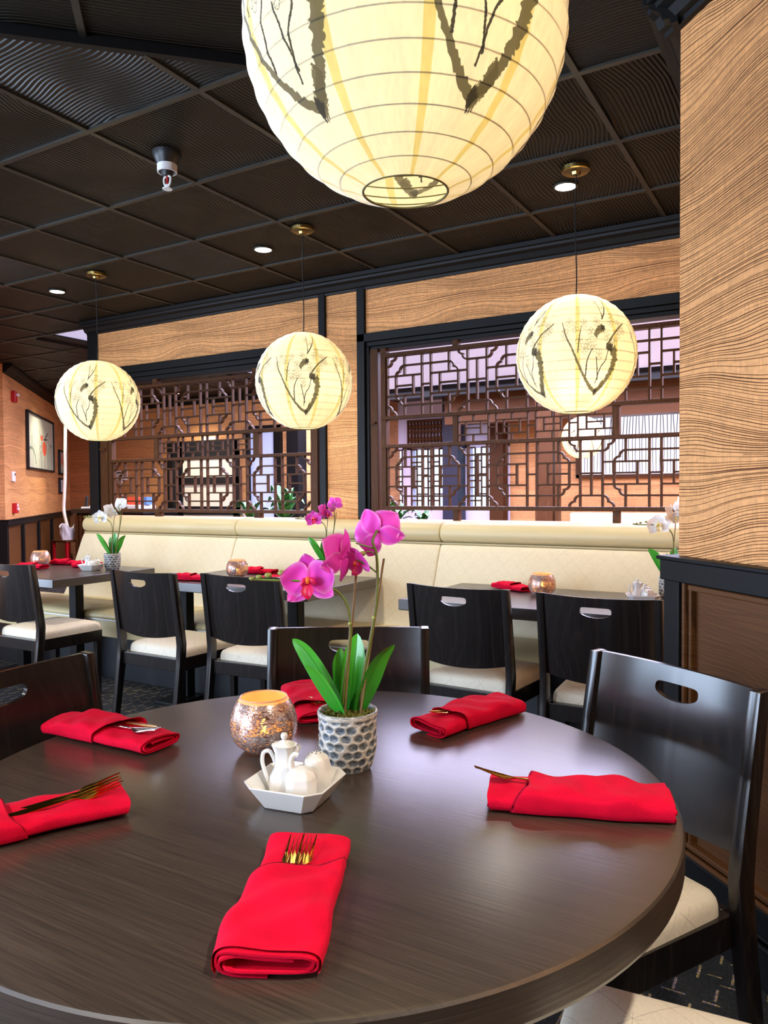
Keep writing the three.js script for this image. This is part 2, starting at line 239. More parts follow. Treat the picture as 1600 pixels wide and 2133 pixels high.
{
  const lw = wallRun('wall_left', [-8.09, 0, -5.26], 135 * D2R, 5.1, { cap: 1.0, stiles: [0.9, 1.95, 3.0] }, 'angled wavy board wall with framed prints');
  part('crown_moulding', M.place(M.crown(5.1), [5.1, 2.668, 0], -Math.PI / 2), M.black, lw);
  wallRun('wall_left_end', [-9.6, 0, -5.17], 0, 1.41, { cap: 1.0 }, 'short wavy board wall beside the angled wall');
  struct('wall_far', [span(-11.8, -6.5, 0, 2.83, -8.95, -8.8)], M.wave, 'far wavy board wall');
  struct('trim_6', M.place(M.crown(5.3), [-6.5, 2.668, -8.8], -Math.PI / 2), M.black, 'black crown moulding on the far wall');
  // the rest of the shell, out of view
  struct('wall_window_side', [span(-6.75, -6.6, 0, 0.3, -3.6, 3.3), span(-6.75, -6.6, 2.45, 2.83, -3.6, 3.3), span(-6.75, -6.6, 0.3, 2.45, -3.6, -1.75), span(-6.75, -6.6, 0.3, 2.45, 2.55, 3.3)], M.wave, 'window wall');
  struct('wall_hall', [span(-9.7, -6.6, 0, 2.83, -3.6, -3.5), span(-9.7, -9.6, 0, 2.83, -5.4, -3.5)], M.wave, 'hall wall');
  struct('wall_rear', [span(-6.75, 2.8, 0, 0.3, 3.2, 3.35), span(-6.75, 2.8, 2.45, 2.83, 3.2, 3.35), span(-6.75, -5.1, 0.3, 2.45, 3.2, 3.35), span(-1.5, 2.8, 0.3, 2.45, 3.2, 3.35)], M.wave, 'rear wall');
  const rw = struct('window_6', null, null, 'window behind the photographer');
  part('window_frame', [span(-5.1, -1.5, 0.3, 0.35, 3.22, 3.3), span(-5.1, -1.5, 2.4, 2.45, 3.22, 3.3), ...[-5.1, -3.92, -2.73, -1.55].map((x) => span(x, x + 0.05, 0.3, 2.45, 3.22, 3.3))], M.black, rw);
  for (let k = 0; k < 3; k++) part('pane', span(-5.05 + k * 1.185, -3.92 + k * 1.185, 0.35, 2.4, 3.25, 3.258), M.glass, rw);
  struct('wall_side', span(2.62, 2.77, 0, 2.83, 0.5, 3.35), M.wave, 'side wall');
  const win = struct('window_1', null, null, 'long side window with black mullions');
  part('window_frame', [span(-6.72, -6.63, 0.3, 0.35, -1.75, 2.55), span(-6.72, -6.63, 2.40, 2.45, -1.75, 2.55), ...[-1.75, -0.9, -0.05, 0.8, 1.65, 2.5].map((z) => span(-6.72, -6.63, 0.3, 2.45, z + 0.05, z))], M.black, win);
  for (let k = 0; k < 5; k++) part('pane', span(-6.68, -6.672, 0.35, 2.4, -1.7 + k * 0.85 + 0.8, -1.7 + k * 0.85), M.glass, win);
}
{ // the room behind the screens
  const sky = struct('glowing_ceiling_1', [span(-6.5, 1.2, 2.79, 2.83, -9.72, -4.62)], std({ color: 0xd8d2ea, emissive: LAV, emissiveIntensity: 0.26, roughness: 0.8, name: 'ceiling_added_glow' }), 'white ceiling of the room behind, made to glow as added light');  // plain daylit ceiling given an added glow; there is no real skylight
  struct('trim_7', [span(-6.5, 1.2, 2.64, 2.80, -9.86, -9.74), span(-6.53, -6.5, 2.752, 2.83, -9.8, -4.6)], M.black, 'black beam at the end of the glowing ceiling');
  struct('wall_back_room', [span(-6.95, -4.45, 2.0, 2.9, -11.7, -11.55), span(-6.95, -4.45, 0, 1.02, -11.7, -11.55), span(-6.95, -6.9, 1, 2.1, -11.7, -11.55), span(-6.42, -6.24, 1, 2.1, -11.7, -11.55), span(-5.6, -5.16, 1, 2.1, -11.7, -11.55), span(-4.72, -4.45, 1, 2.1, -11.7, -11.55)], M.plaster, 'pale plaster wall of the room behind');
  struct('wall_back_room_wood', [span(-4.45, 1.3, 0, 2.9, -11.7, -11.55)], M.wave, 'wavy board wall of the room behind');
  struct('wall_back_room_left', span(-6.65, -6.5, 0, 2.83, -11.6, -8.95), M.wave, 'side wall of the room behind');
  struct('wall_back_room_right', span(1.2, 1.35, 0, 2.83, -11.6, -4.45), M.wave, 'side wall of the room behind');
  struct('soffit', [span(-5.0, 1.2, 2.28, 2.80, -10.6, -10.3)], M.panel, 'brown soffit of the room behind');
  struct('column_1', span(-5.48, -5.21, 0, 2.83, -11.5, -11.2), M.navy, 'navy column by the far window');
  struct('column_2', span(-4.70, -4.47, 0, 2.5, -11.5, -11.3), M.lattice, 'brown post by the far window');
  struct('column_3', span(-3.28, -3.05, 0, 2.83, -9.6, -9.4), M.lattice, 'dark brown post in the room behind');
  struct('column_4', span(-3.02, -2.97, 0, 2.83, -9.5, -9.4), M.lattice, 'thin pale post in the room behind');
  for (const [n, x0, x1, y0, y1] of [[2, -6.24, -5.6, 1.02, 2.0], [3, -5.16, -4.72, 1.02, 2.0], [4, -6.9, -6.42, 1.02, 2.0]]) {
    const w = struct(`window_${n}`, null, null, 'bright far window behind carved lattice');
    const bars = []; const nx = Math.round((x1 - x0) / 0.11), ny = 9;
    for (let i = 0; i <= nx; i++) bars.push(span(x0 + ((x1 - x0) * i) / nx - 0.009, x0 + ((x1 - x0) * i) / nx + 0.009, y0, y1, -11.56, -11.53));
    for (let j = 0; j <= ny; j++) for (let i = 0; i < nx; i++) if ((i + j * 2) % 3 !== 1) { const y = y0 + ((y1 - y0) * j) / ny; bars.push(span(x0 + ((x1 - x0) * i) / nx, x0 + ((x1 - x0) * (i + 1)) / nx, y - 0.012, y + 0.012, -11.56, -11.53)); }
    part('window_lattice', bars, M.lattice, w); part('pane', span(x0, x1, y0, y1, -11.66, -11.65), M.glass, w);
  }
  // things on the far wall seen through the left screen
  const blind = struct('window_5', null, null, 'far window with cream blinds in two rows');
  part('window_frame', [span(-8.95, -7.72, 0.8, 0.86, -8.8, -8.74), span(-8.95, -8.84, 0.8, 2.1, -8.8, -8.74), span(-7.79, -7.7, 0.8, 2.1, -8.8, -8.74), span(-8.95, -7.7, 1.42, 1.53, -8.8, -8.74), span(-8.95, -7.7, 1.82, 2.1, -8.8, -8.74), span(-8.95, -7.7, 0.95, 1.08, -8.8, -8.74)], M.dark, blind);
  for (const [y0, y1] of [[1.53, 1.82], [1.08, 1.42], [0.86, 0.95]]) part('blind', span(-8.84, -7.79, y0, y1, -8.8, -8.76), M.cream, blind);
  const door = struct('door_1', null, null, 'pale blue door in a black frame');
  part('door_leaf', span(-7.45, -7.02, 0, 2.2, -8.8, -8.76), std({ color: 0xc9d6ee, roughness: 0.4 }), door); part('door_frame', [span(-7.52, -7.45, 0, 2.26, -8.8, -8.72), span(-6.99, -6.88, 0, 2.26, -8.8, -8.72), span(-7.52, -6.88, 2.2, 2.27, -8.8, -8.72)], M.black, door);
  struct('column_5', span(-9.02, -8.9, 0, 2.1, -8.7, -8.6), M.black, 'dark post in front of the far wall');
  struct('column_6', span(-6.62, -6.42, 0, 2.83, -8.75, -8.55), M.black, 'dark corner post by the far door');
  const sg = thing('wall_sign', 'small cream sign high on the far wall behind the left screen', 'sign', [-8.32, 2.13, -8.79]); part('board', bx(0.3, 0.06, 0.02), M.cream, sg);
}

// ------------------------------------------------------------------ lattice screens
const barCache = new Map();
function barGeo(w, len, d) { const k = [w, len.toFixed(3), d].join(); if (!barCache.has(k)) barCache.set(k, bx(w, len, d)); return barCache.get(k); }
function cuspGeo(ux, uy, w, d) {                             // double-lobed corner from (ux, uy) straight down, to (0, 0)
  const k = 'c' + [ux.toFixed(4), uy.toFixed(4), w, d]; if (barCache.has(k)) return barCache.get(k);
  const c = [], arc = (px, py, qx, qy) => { for (let i = 0; i <= 7; i++) { const t = (i / 7) * Math.PI / 2; c.push([px + (qx - px) * (1 - Math.cos(t)), py + (qy - py) * Math.sin(t)]); } };
  arc(ux, uy, ux * 0.46, uy * 0.54); arc(ux * 0.52, uy * 0.5, 0, 0);
  const L = [], R = []; c.forEach((p, i) => { const a = c[Math.max(0, i - 1)], b = c[Math.min(c.length - 1, i + 1)], l = Math.hypot(b[0] - a[0], b[1] - a[1]) || 1, nx = -(b[1] - a[1]) / l, ny = (b[0] - a[0]) / l; L.push([p[0] + nx * w / 2, p[1] + ny * w / 2]); R.unshift([p[0] - nx * w / 2, p[1] - ny * w / 2]); });
  const s = new THREE.Shape([...L, ...R].map((p) => new THREE.Vector2(...p))), g = new THREE.ExtrudeGeometry(s, { depth: d, bevelEnabled: false }); g.translate(0, 0, -d / 2); const n = boxUV(g); barCache.set(k, n); return n;
}
function fret(parent, x0, y0, ux, uy, seq, rows, z, w = 0.0115, d = 0.024) {
  const p = new THREE.Group(); p.name = 'lattice_panel'; parent.add(p);
  const bar = (cx, cy, len, horiz, dd = d) => part('lattice_bar', barGeo(w, len, dd), M.lattice, p, [x0 + cx * ux, y0 + cy * uy, z - d / 2 - (horiz ? 0.001 : 0)], horiz ? [0, 0, Math.PI / 2] : undefined);
  const H = (a, b, y) => bar((a + b) / 2, y, Math.abs(b - a) * ux, true, d - 0.003), V = (x, a, b) => bar(x, (a + b) / 2, (b - a) * uy, false);
  const C = (X, y, fx, fy, flip) => {                        // corner piece whose straight-down start lies at +x, +y of its origin
    const g = cuspGeo(ux, uy, w, d), m = part('lattice_corner', g, M.lattice, p, [x0 + X * ux, y0 + y * uy, z - d / 2]); m.scale.set(fx, fy, 1); if (flip) m.rotation.z = Math.PI; return m;
  };
  let x = 0; V(0, 0, rows);
  for (const c of seq) {
    const n = { b: 4, m: 4, g: 1, s: 2 }[c];
    if (rows === 6) {
      if (c === 'g') for (const y of [1, 3, 5]) H(x, x + 1, y);
      if (c === 's') { for (const y of [1, 3, 5]) H(x, x + 2, y); V(x + 1, 1, 5); }
      if (c === 'b' || c === 'm') {
        const k = (t) => x + (c === 'm' ? 4 - t : t), h = (a, b, y) => H(k(a), k(b), y), f = c === 'm' ? -1 : 1;
        h(0, 4, 4); h(0, 4, 2); h(2, 4, 5); h(2, 4, 1); h(1, 3, 3); V(k(1), 2, 4); V(k(2), 4, 6); V(k(2), 0, 2); V(k(3), 2, 4);
        C(k(0), 5, f, 1); C(k(0), 1, f, -1); C(k(2), 5, f, 1, true); C(k(2), 1, f, -1, true);
      }
    } else {
      if (c === 'g') H(x, x + 1, 2);
      else { H(x, x + 4, 3); H(x, x + 4, 1); V(x + 1, 1, 3); V(x + 3, 1, 3); H(x + 1, x + 3, 2); V(x + 2, 3, 4); V(x + 2, 0, 1); }
    }
    x += n; V(x, 0, rows);
  }
  return p;
}
const SEQ = [...'bgmsbgmsbgm'], SEQ4 = [...'bgbgbgb'];
{
  const s = thing('lattice_screen', 'brown fretwork screen in the wide opening beside the angled wall, behind the right lantern', 'screen', [0, 0, 0], 0, 'fretwork screens');
  const z = -4.45, rail = (n, x0, x1, y0, y1, zz = 0.012) => part(n, span(x0, x1, y0, y1, z + zz, z - 0.045, 0.003), M.lattice, s);
  rail('rail', -2.635, -0.42, 2.196, 2.221); rail('rail', -2.635, -0.42, 1.775, 1.799); rail('rail', -2.635, -0.42, 1.585, 1.608); rail('rail', -2.635, -0.42, 1.168, 1.194);
  rail('stile', -2.636, -2.596, 1.1, 2.26, 0.008);
  for (const x of [-2.085, -1.07]) { rail('post', x - 0.02, x + 0.02, 2.2, 2.26, 0); rail('post', x - 0.018, x + 0.018, 1.607, 1.777, 0.004); rail('post', x - 0.02, x + 0.02, 1.1, 1.17, 0); }
  rail('hanging_post', -2.722, -2.664, 1.1, 2.262, 0.0); rail('post_notch', -2.715, -2.675, 1.752, 1.766, 0.018);
  fret(s, -2.59, 1.799, 0.0655, 0.0663, SEQ, 6, z); fret(s, -2.59, 1.195, 0.0655, 0.0651, SEQ, 6, z); fret(s, -2.066, 1.608, 0.0515, 0.0418, SEQ4, 4, z, 0.009, 0.02);
}
{
  const s = thing('lattice_screen', 'brown fretwork screen in the long opening behind the middle and left lanterns', 'screen', [0, 0, 0], 0, 'fretwork screens');
  const z = -4.45, rail = (n, x0, x1, y0, y1, zz = 0.012) => part(n, span(x0, x1, y0, y1, z + zz, z - 0.045, 0.003), M.lattice, s);
  rail('rail', -5.36, -3.22, 2.162, 2.187); rail('rail', -5.36, -3.22, 1.742, 1.768); rail('rail', -5.36, -3.22, 1.555, 1.578); rail('rail', -5.36, -3.22, 1.135, 1.16);
  for (const x of [-4.79, -3.73]) { rail('post', x - 0.035, x + 0.02, 2.18, 2.23, 0); rail('post', x - 0.025, x + 0.025, 1.577, 1.743, 0.004); rail('post', x - 0.03, x + 0.03, 1.09, 1.137, 0); }
  rail('hanging_post', -5.465, -5.37, 1.08, 2.262, 0.01); rail('stile', -5.368, -5.325, 1.08, 2.262, 0.004); rail('hanging_post', -3.222, -3.162, 1.1, 2.262, 0.01); rail('post_notch', -5.452, -5.385, 1.662, 1.68, 0.03);
  fret(s, -5.312, 1.768, 0.0673, 0.0658, SEQ, 6, z); fret(s, -5.312, 1.16, 0.0673, 0.0658, SEQ, 6, z); fret(s, -4.76, 1.578, 0.0528, 0.0411, SEQ4, 4, z, 0.009, 0.02);
}

// ------------------------------------------------------------------ booth bench
{
  const b = thing('booth_bench', 'long cream and tan upholstered booth bench running under the fretwork screens', 'bench');
  const ext = (pts, x0, x1, bev = 0.012) => { // section (z, y) drawn out along x
    const s = new THREE.Shape(pts.map(([z, y]) => new THREE.Vector2(-z, y))), g = new THREE.ExtrudeGeometry(s, { depth: x1 - x0 - 2 * bev, bevelEnabled: true, bevelSize: bev, bevelThickness: bev, bevelSegments: 3, bevelOffset: -bev });
    g.rotateY(Math.PI / 2); g.translate(x0 + bev, 0, 0); return boxUV(toCreasedNormals(g, 0.7));
  };
  const curve = (p, n) => new THREE.SplineCurve(p.map((q) => new THREE.Vector2(...q))).getPoints(n).map((q) => [q.x, q.y]);
  const xs = [-5.43, -3.745, -2.087, -0.42];
  const roll = curve([[-4.255, 0.975], [-4.222, 1.0], [-4.215, 1.04], [-4.235, 1.08], [-4.29, 1.102], [-4.37, 1.104], [-4.43, 1.095]], 22).concat([[-4.435, 0.975]]);
  for (let i = 0; i < 3; i++) {
    part('back_cushion', ext([...curve([[-4.0, 0.47], [-4.04, 0.5], [-4.13, 0.72], [-4.215, 0.93], [-4.24, 0.962]], 16), [-4.43, 0.962], [-4.43, 0.3], [-4.0, 0.3]], xs[i] + (i ? 0.001 : 0), xs[i + 1]), M.booth, b);
    part('top_roll', ext(roll, xs[i] + (i ? 0.001 : 0), xs[i + 1]), M.boothPlain, b);
    part('piping', tube([[xs[i], 0.969, -4.243], [xs[i + 1], 0.969, -4.243]], 0.006, 2, 8), M.boothPlain, b);
  }
  const sx = [-5.75, -3.745, -2.087, -0.42];
  for (let i = 0; i < 3; i++) {
    part('seat_cushion', ext([...curve([[-3.535, 0.42], [-3.512, 0.435], [-3.52, 0.462], [-3.57, 0.478], [-3.75, 0.486], [-4.02, 0.474]], 18), [-4.02, 0.42]], sx[i], sx[i + 1]), M.boothPlain, b);
    part('seat_piping', tube([[sx[i], 0.42, -3.528], [sx[i + 1], 0.42, -3.528]], 0.007, 2, 8), M.white, b);
  }
  part('front_panel', span(-5.74, -0.42, 0.3, 0.42, -3.535, -4.3, 0.006), M.boothPlain, b);
  part('plinth', span(-5.7, -0.42, 0, 0.3, -3.6, -4.3), M.dark, b);
}

// ------------------------------------------------------------------ tables
function tabletop(w, d, x, z) { return span(x - w / 2, x + w / 2, 0.695, 0.75, z - d / 2, z + d / 2, 0.004); }
{
  const t = thing('round_table', 'large round table with a dark wood top, set with red napkins', 'table', [-0.846, 0, -1.152]);
  const top = toCreasedNormals(lathe([[0, 0.75], [0.652, 0.75], [0.657, 0.7485], [0.66, 0.745], [0.66, 0.7]], 128), 0.5); top.rotateY(0.2); part('table_top', boxUV(top), M.table, t);
  const under = toCreasedNormals(lathe([[0.66, 0.7], [0.658, 0.694], [0.652, 0.692], [0, 0.692]], 128), 0.5); part('edge_underside', boxUV(under), M.table, t);
  part('pedestal', cyl(0.055, 0.055, 0.66, 0, 0.36, 0, 32), M.dark, t);
  part('table_base', boxUV(toCreasedNormals(lathe([[0.34, 0.0], [0.34, 0.012], [0.3, 0.02], [0.08, 0.035], [0.058, 0.06]], 48), 0.5)), M.dark, t);
  part('mounting_plate', cyl(0.2, 0.2, 0.012, 0, 0.686, 0, 32), M.dark, t);
}
function diningTable(x, z, w, d, cols, label) {
  const t = thing('dining_table', label, 'table', [x, 0, z], 0, 'rectangular tables along the booth');
  part('table_top', tabletop(w, d, 0, 0), M.table, t);
  for (const [cx, fw] of cols) { const cz = -3.468 - z; part('leg_column', span(cx - 0.037, cx + 0.037, 0.02, 0.695, cz - 0.034, cz + 0.034, 0.006), M.black, t); part('foot_plate', span(cx - fw, cx + fw, 0, 0.02, cz - 0.04, cz + 0.19, 0.006), M.black, t); }
}
diningTable(-1.27, -3.71, 1.22, 0.765, [[0.18, 0.06]], 'dark rectangular dining table by the booth nearest the angled wall');
diningTable(-3.06, -3.72, 1.22, 0.78, [[0.43, 0.09], [-0.43, 0.09]], 'dark rectangular dining table in the middle of the booth');
diningTable(-4.84, -3.48, 1.22, 0.84, [[0.3, 0.12], [-0.3, 0.12]], 'dark rectangular dining table with a white orchid at the far end of the booth');

// ------------------------------------------------------------------ chairs (seat faces +z)
function makeChair(label) {
  const c = thing('dining_chair', label, 'chair', [0, 0, 0], 0, 'dark wood dining chairs');
  const prof = (pts) => { const s = new THREE.Shape(pts.map(([z, y]) => new THREE.Vector2(-z, y))); const g = new THREE.ExtrudeGeometry(s, { depth: 0.024, bevelEnabled: true, bevelSize: 0.003, bevelThickness: 0.003, bevelSegments: 2, bevelOffset: -0.003 }); g.rotateY(Math.PI / 2); return boxUV(toCreasedNormals(g, 0.6)); };
  const post = prof([[-0.292, 0], [-0.258, 0], [-0.2, 0.36], [-0.19, 0.5], [-0.2, 0.58], [-0.25, 0.878], [-0.283, 0.88], [-0.243, 0.57], [-0.236, 0.49], [-0.243, 0.4]]);
  for (const s of [-1, 1]) part('back_post', post, M.chair, c, [s * 0.23 - 0.012, 0, 0]);
  const hw = 0.2175, bulge = 0.034, th = 0.012, N = 44;
  const zc = (y, t) => -0.215 - (y - 0.55) * 0.152 - bulge * (1 - t * t);
  const lo = (t) => 0.545 - 0.022 * (1 - t * t), hi = (t) => 0.879 - 0.004 * (1 - t * t);
  const slot = (x) => { const a = 0.062, u = Math.abs(x) / a; if (u >= 1) return [0.822, 0.822]; const e = Math.pow(1 - Math.pow(u, 9), 1 / 3); return [0.822 - (0.012 + 0.014 * (1 - u * u)) * e, 0.822 + 0.015 * e]; };
  const xsN = []; for (let i = 0; i <= N; i++) xsN.push(-hw + (2 * hw * i) / N); for (const s of [-1, 1]) for (const e of [0.0621, 0.0615, 0.060, 0.057, 0.052]) xsN.push(s * e); xsN.sort((a, b) => a - b);
  const band = (f0, f1) => { const g = surf(8, xsN.length - 1, (u, v) => { const x = xsN[Math.round(v * (xsN.length - 1))], t = x / hw, k = Math.round(u * 8), y0 = f0(x, t), y1 = f1(x, t), seq = [[y0, 0], [(y0 * 2 + y1) / 3, 0], [(y0 + 2 * y1) / 3, 0], [y1, 0], [y1, 1], [(y0 + 2 * y1) / 3, 1], [(y0 * 2 + y1) / 3, 1], [y0, 1], [y0, 0]][k]; return [x, seq[0], zc(seq[0], t) - seq[1] * th]; }); return boxUV(toCreasedNormals(g, 0.6)); };
  part('backrest', [band((x, t) => lo(t), (x) => slot(x)[0]), band((x) => slot(x)[1], (x, t) => hi(t))], M.chair, c);
  const trap = (wf, wb, zf, zb, r) => { const s = new THREE.Shape(); s.moveTo(-wb + r, zb); s.lineTo(wb - r, zb); s.quadraticCurveTo(wb, zb, wb + 0.002, zb + r); s.lineTo(wf, zf - r * 1.6); s.quadraticCurveTo(wf, zf, wf - r * 1.6, zf + 0.004); s.quadraticCurveTo(0, zf + 0.014, -wf + r * 1.6, zf + 0.004); s.quadraticCurveTo(-wf, zf, -wf, zf - r * 1.6); s.lineTo(-wb - 0.002, zb + r); s.quadraticCurveTo(-wb, zb, -wb + r, zb); return s; };
  // cushion: a crowned grid with a rolled edge
  const rim = trap(0.232, 0.208, 0.235, -0.19, 0.03).getPoints(14), cx = 0, cz = 0.02, K = rim.length - 1;
  const levels = [[1, 0.418], [1.0, 0.428], [0.997, 0.44], [0.985, 0.452], [0.955, 0.463], [0.89, 0.471], [0.75, 0.477], [0.5, 0.481], [0.25, 0.483], [0.001, 0.4835]];
  const cush = surf(K, levels.length - 1, (u, v) => { const p = rim[K - Math.round(u * K)], [k, y] = levels[Math.round(v * (levels.length - 1))]; return [cx + (p.x - cx) * k, y, cz + (p.y - cz) * k]; });
  part('seat', boxUV(cush.toNonIndexed()), M.seat, c);
  part('seat_frame', [span(-0.205, 0.205, 0.352, 0.42, 0.2, 0.222, 0.003), span(-0.21, 0.21, 0.352, 0.42, -0.225, -0.2, 0.003), ...[-1, 1].map((s) => { const g = bx(0.022, 0.068, 0.44, 0, 0.386, 0); g.rotateY(s * 0.045); g.translate(s * 0.216, 0, 0); return boxUV(g); })], M.chair, c);
  for (const s of [-1, 1]) { const g = new THREE.CylinderGeometry(0.026, 0.019, 0.418, 4, 1); g.rotateY(Math.PI / 4); g.translate(s * 0.208, 0.209, 0.205); part('front_leg', boxUV(toCreasedNormals(g, 0.3)), M.chair, c); }
  return c;
}
const chair = makeChair('dark wood chair with cream seat at the booth table, closest to the angled wall');
const at = (x, z, turn) => [[x, 0, z], turn];
chair.position.set(-0.786, 0, -3.24); chair.rotation.y = Math.PI;
const CH = 'dark wood dining chairs';
copy(chair, [-1.392, 0, -3.265], Math.PI - 0.04, 'dark wood chair at the booth table by the angled wall, one place further along', CH);
copy(chair, [-2.571, 0, -3.178], Math.PI + 0.05, 'dark wood chair at the middle booth table, right beside the big magenta orchid flowers', CH);
copy(chair, [-3.157, 0, -3.092], Math.PI - 0.016, 'dark wood chair at the middle booth table, farther from the magenta orchid of the two', CH);
copy(chair, [-4.27, 0, -3.05], Math.PI, 'dark wood chair at the booth table that holds a white orchid', CH);
// round the big table: back centre of the chair, turned towards the table
function roundChair(bx_, bz, turn, label) { const s = Math.sin(turn), c = Math.cos(turn); return copy(chair, [bx_ + s * 0.27, 0, bz + c * 0.27], turn, label, CH); }
roundChair(-1.27, -1.938, 30 * D2R, 'dark wood chair behind the magenta orchid, facing across the round table');
roundChair(-0.32, -1.854, -31.5 * D2R, 'large near chair with a handle slot, standing by the brown wainscot panel');
roundChair(-1.657, -1.08, 96 * D2R, 'dark chair beside the round table, its back cut by the photo edge');
roundChair(0.157, -1.117, -81 * D2R, 'chair at the bottom right corner with only its cream seat in view');

// ------------------------------------------------------------------ paper lanterns
{
  const n = periodicNoise(101, 60, 60), n2 = periodicNoise(102, 8, 8), r = rng(55);
  const draw = (g, W, H) => {                                // one print (a fifth of the globe) on cream paper
    const im = g.createImageData(W, H);
    for (let y = 0, o = 0; y < H; y++) for (let x = 0; x < W; x++, o += 4) { const u = x / W, v = y / H; let k = 1 + 0.02 * n(u, v) + 0.03 * n2(u, v); const d = Math.min(Math.abs(u - 0.25), Math.abs(u - 0.75)); const s = 1 - smooth(0.026, 0.032, d); im.data[o] = clamp(250 * k - 22 * s); im.data[o + 1] = clamp(239 * k - 30 * s); im.data[o + 2] = clamp(205 * k - 70 * s); im.data[o + 3] = 255; }
    g.putImageData(im, 0, 0); g.lineCap = 'round'; g.lineJoin = 'round';
    const P = (x, y) => [x * W, (y + 0.08) * H];
    const branch = (pts, w0, w1, col, rough) => {              // a brush stroke with a ragged edge
      const c = new THREE.SplineCurve(pts.map((p) => new THREE.Vector2(...P(...p)))).getPoints(60), A = [], B = [];
      c.forEach((p, i) => { const q = c[Math.min(i + 1, c.length - 1)], o = c[Math.max(0, i - 1)], l = Math.hypot(q.x - o.x, q.y - o.y) || 1, w = (w0 + ((w1 - w0) * i) / c.length) * W, nx = -(q.y - o.y) / l, ny = (q.x - o.x) / l; A.push([p.x + nx * w * (1 + rough * (r() - 0.4)), p.y + ny * w * (1 + rough * (r() - 0.4))]); B.unshift([p.x - nx * w * (1 + rough * (r() - 0.4)), p.y - ny * w * (1 + rough * (r() - 0.4))]); });
      g.fillStyle = col; g.beginPath(); [...A, ...B].forEach((p, i) => (i ? g.lineTo(...p) : g.moveTo(...p))); g.closePath(); g.fill();
    };
    const INK = 'rgba(46,42,28,0.92)', GREY = 'rgba(92,86,58,0.9)';
    branch([[0.56, 0.672], [0.65, 0.625], [0.71, 0.56], [0.74, 0.49], [0.71, 0.435]], 0.018, 0.044, GREY, 0.8);
    branch([[0.55, 0.675], [0.6, 0.655], [0.65, 0.61]], 0.03, 0.03, GREY, 0.8);
    branch([[0.57, 0.674], [0.44, 0.635], [0.33, 0.575], [0.25, 0.51], [0.18, 0.44], [0.11, 0.38], [0.05, 0.30]], 0.019, 0.004, GREY, 0.9); branch([[0.58, 0.676], [0.54, 0.655]], 0.03, 0.02, INK, 0.8);
    branch([[0.70, 0.44], [0.61, 0.425]], 0.04, 0.02, INK, 0.8); branch([[0.62, 0.43], [0.68, 0.39], [0.78, 0.345], [0.93, 0.30]], 0.012, 0.005, 'rgba(84,78,54,0.9)', 0.7);
    branch([[0.52, 0.62], [0.55, 0.54], [0.61, 0.5], [0.64, 0.44]], 0.006, 0.004, INK, 0.9); branch([[0.36, 0.58], [0.37, 0.5], [0.43, 0.44]], 0.008, 0.004, INK, 0.9); branch([[0.54, 0.6], [0.5, 0.52], [0.48, 0.48]], 0.006, 0.004, INK, 0.9);
    branch([[0.47, 0.38], [0.52, 0.345], [0.585, 0.335]], 0.02, 0.035, GREY, 0.8); branch([[0.58, 0.345], [0.585, 0.32]], 0.03, 0.02, INK, 0.7);
    branch([[0.585, 0.285], [0.66, 0.235], [0.72, 0.18], [0.76, 0.12]], 0.008, 0.004, INK, 0.9); branch([[0.6, 0.28], [0.595, 0.2], [0.575, 0.1]], 0.006, 0.003, INK, 0.9);
    branch([[0.25, 0.46], [0.27, 0.38], [0.30, 0.32]], 0.006, 0.003, INK, 0.9);
    g.strokeStyle = 'rgba(70,64,44,0.8)'; g.lineWidth = Math.max(1, W / 420);
    for (const [bx0, by0] of [[0.38, 0.42], [0.45, 0.43], [0.33, 0.31], [0.42, 0.36], [0.73, 0.40], [0.80, 0.36], [0.83, 0.31], [0.88, 0.335], [0.70, 0.30], [0.52, 0.47], [0.22, 0.33], [0.63, 0.38], [0.75, 0.27], [0.09, 0.36], [0.14, 0.3], [0.27, 0.4], [0.5, 0.3], [0.66, 0.2], [0.57, 0.17], [0.33, 0.44]]) for (let k = 0; k < 5; k++) { const a = k * 1.257 + bx0 * 20, q = 0.026; g.beginPath(); g.ellipse((bx0 + Math.cos(a) * q) * W, (by0 + 0.08 + Math.sin(a) * q * 0.62) * H, 0.02 * W, 0.0125 * H, a, 0, 7); g.stroke(); }
  };
  const map = canvasTex(640, 1024, draw, true, [5, 1]);
  const paper = phy({ map, roughness: 1, transmission: 0.5, thickness: 0, emissive: new THREE.Color(1.0, 0.9, 0.62), emissiveIntensity: 0.055, emissiveMap: map, side: THREE.DoubleSide, name: 'lantern_paper' });
  const wire = std({ color: 0x6e6538, roughness: 0.6, name: 'lantern_wire' }), bulbM = std({ color: 0xffffff, emissive: new THREE.Color(1, 0.86, 0.6), emissiveIntensity: 10, name: 'lamp_bulb' });
  const R = 0.272, NR = 17;
  function lantern(label, pos, turn, cordLen) {
    const l = thing('paper_lantern', label, 'lantern', pos, turn, 'round paper lanterns');
    const t0 = 0.27, t1 = Math.PI - 0.27;
    const ringA = []; for (let i = 0; i <= NR; i++) ringA.push(t0 + ((t1 - t0) * i) / NR);
    const prof = []; for (let i = 0; i < NR; i++) for (let k = 0; k < 4; k++) { const a = ringA[i] + ((ringA[i + 1] - ringA[i]) * k) / 4, dip = 0.0022 * (1 - Math.pow(Math.abs(2 * (k / 4) - 1), 2)); prof.push([a, R - dip]); } prof.push([t1, R]);
    const shade = surf(96, prof.length - 1, (u, v) => { const [a, rr] = prof[Math.round(v * (prof.length - 1))], ph = u * 2 * Math.PI; return [rr * Math.sin(a) * Math.sin(ph), rr * Math.cos(a), rr * Math.sin(a) * Math.cos(ph)]; });
    const uv = shade.attributes.uv; for (let i = 0; i < uv.count; i++) uv.setY(i, 1 - prof[Math.round(uv.getY(i) * (prof.length - 1))][0] / Math.PI);
    const sh = part('lamp_shade', shade, paper, l);
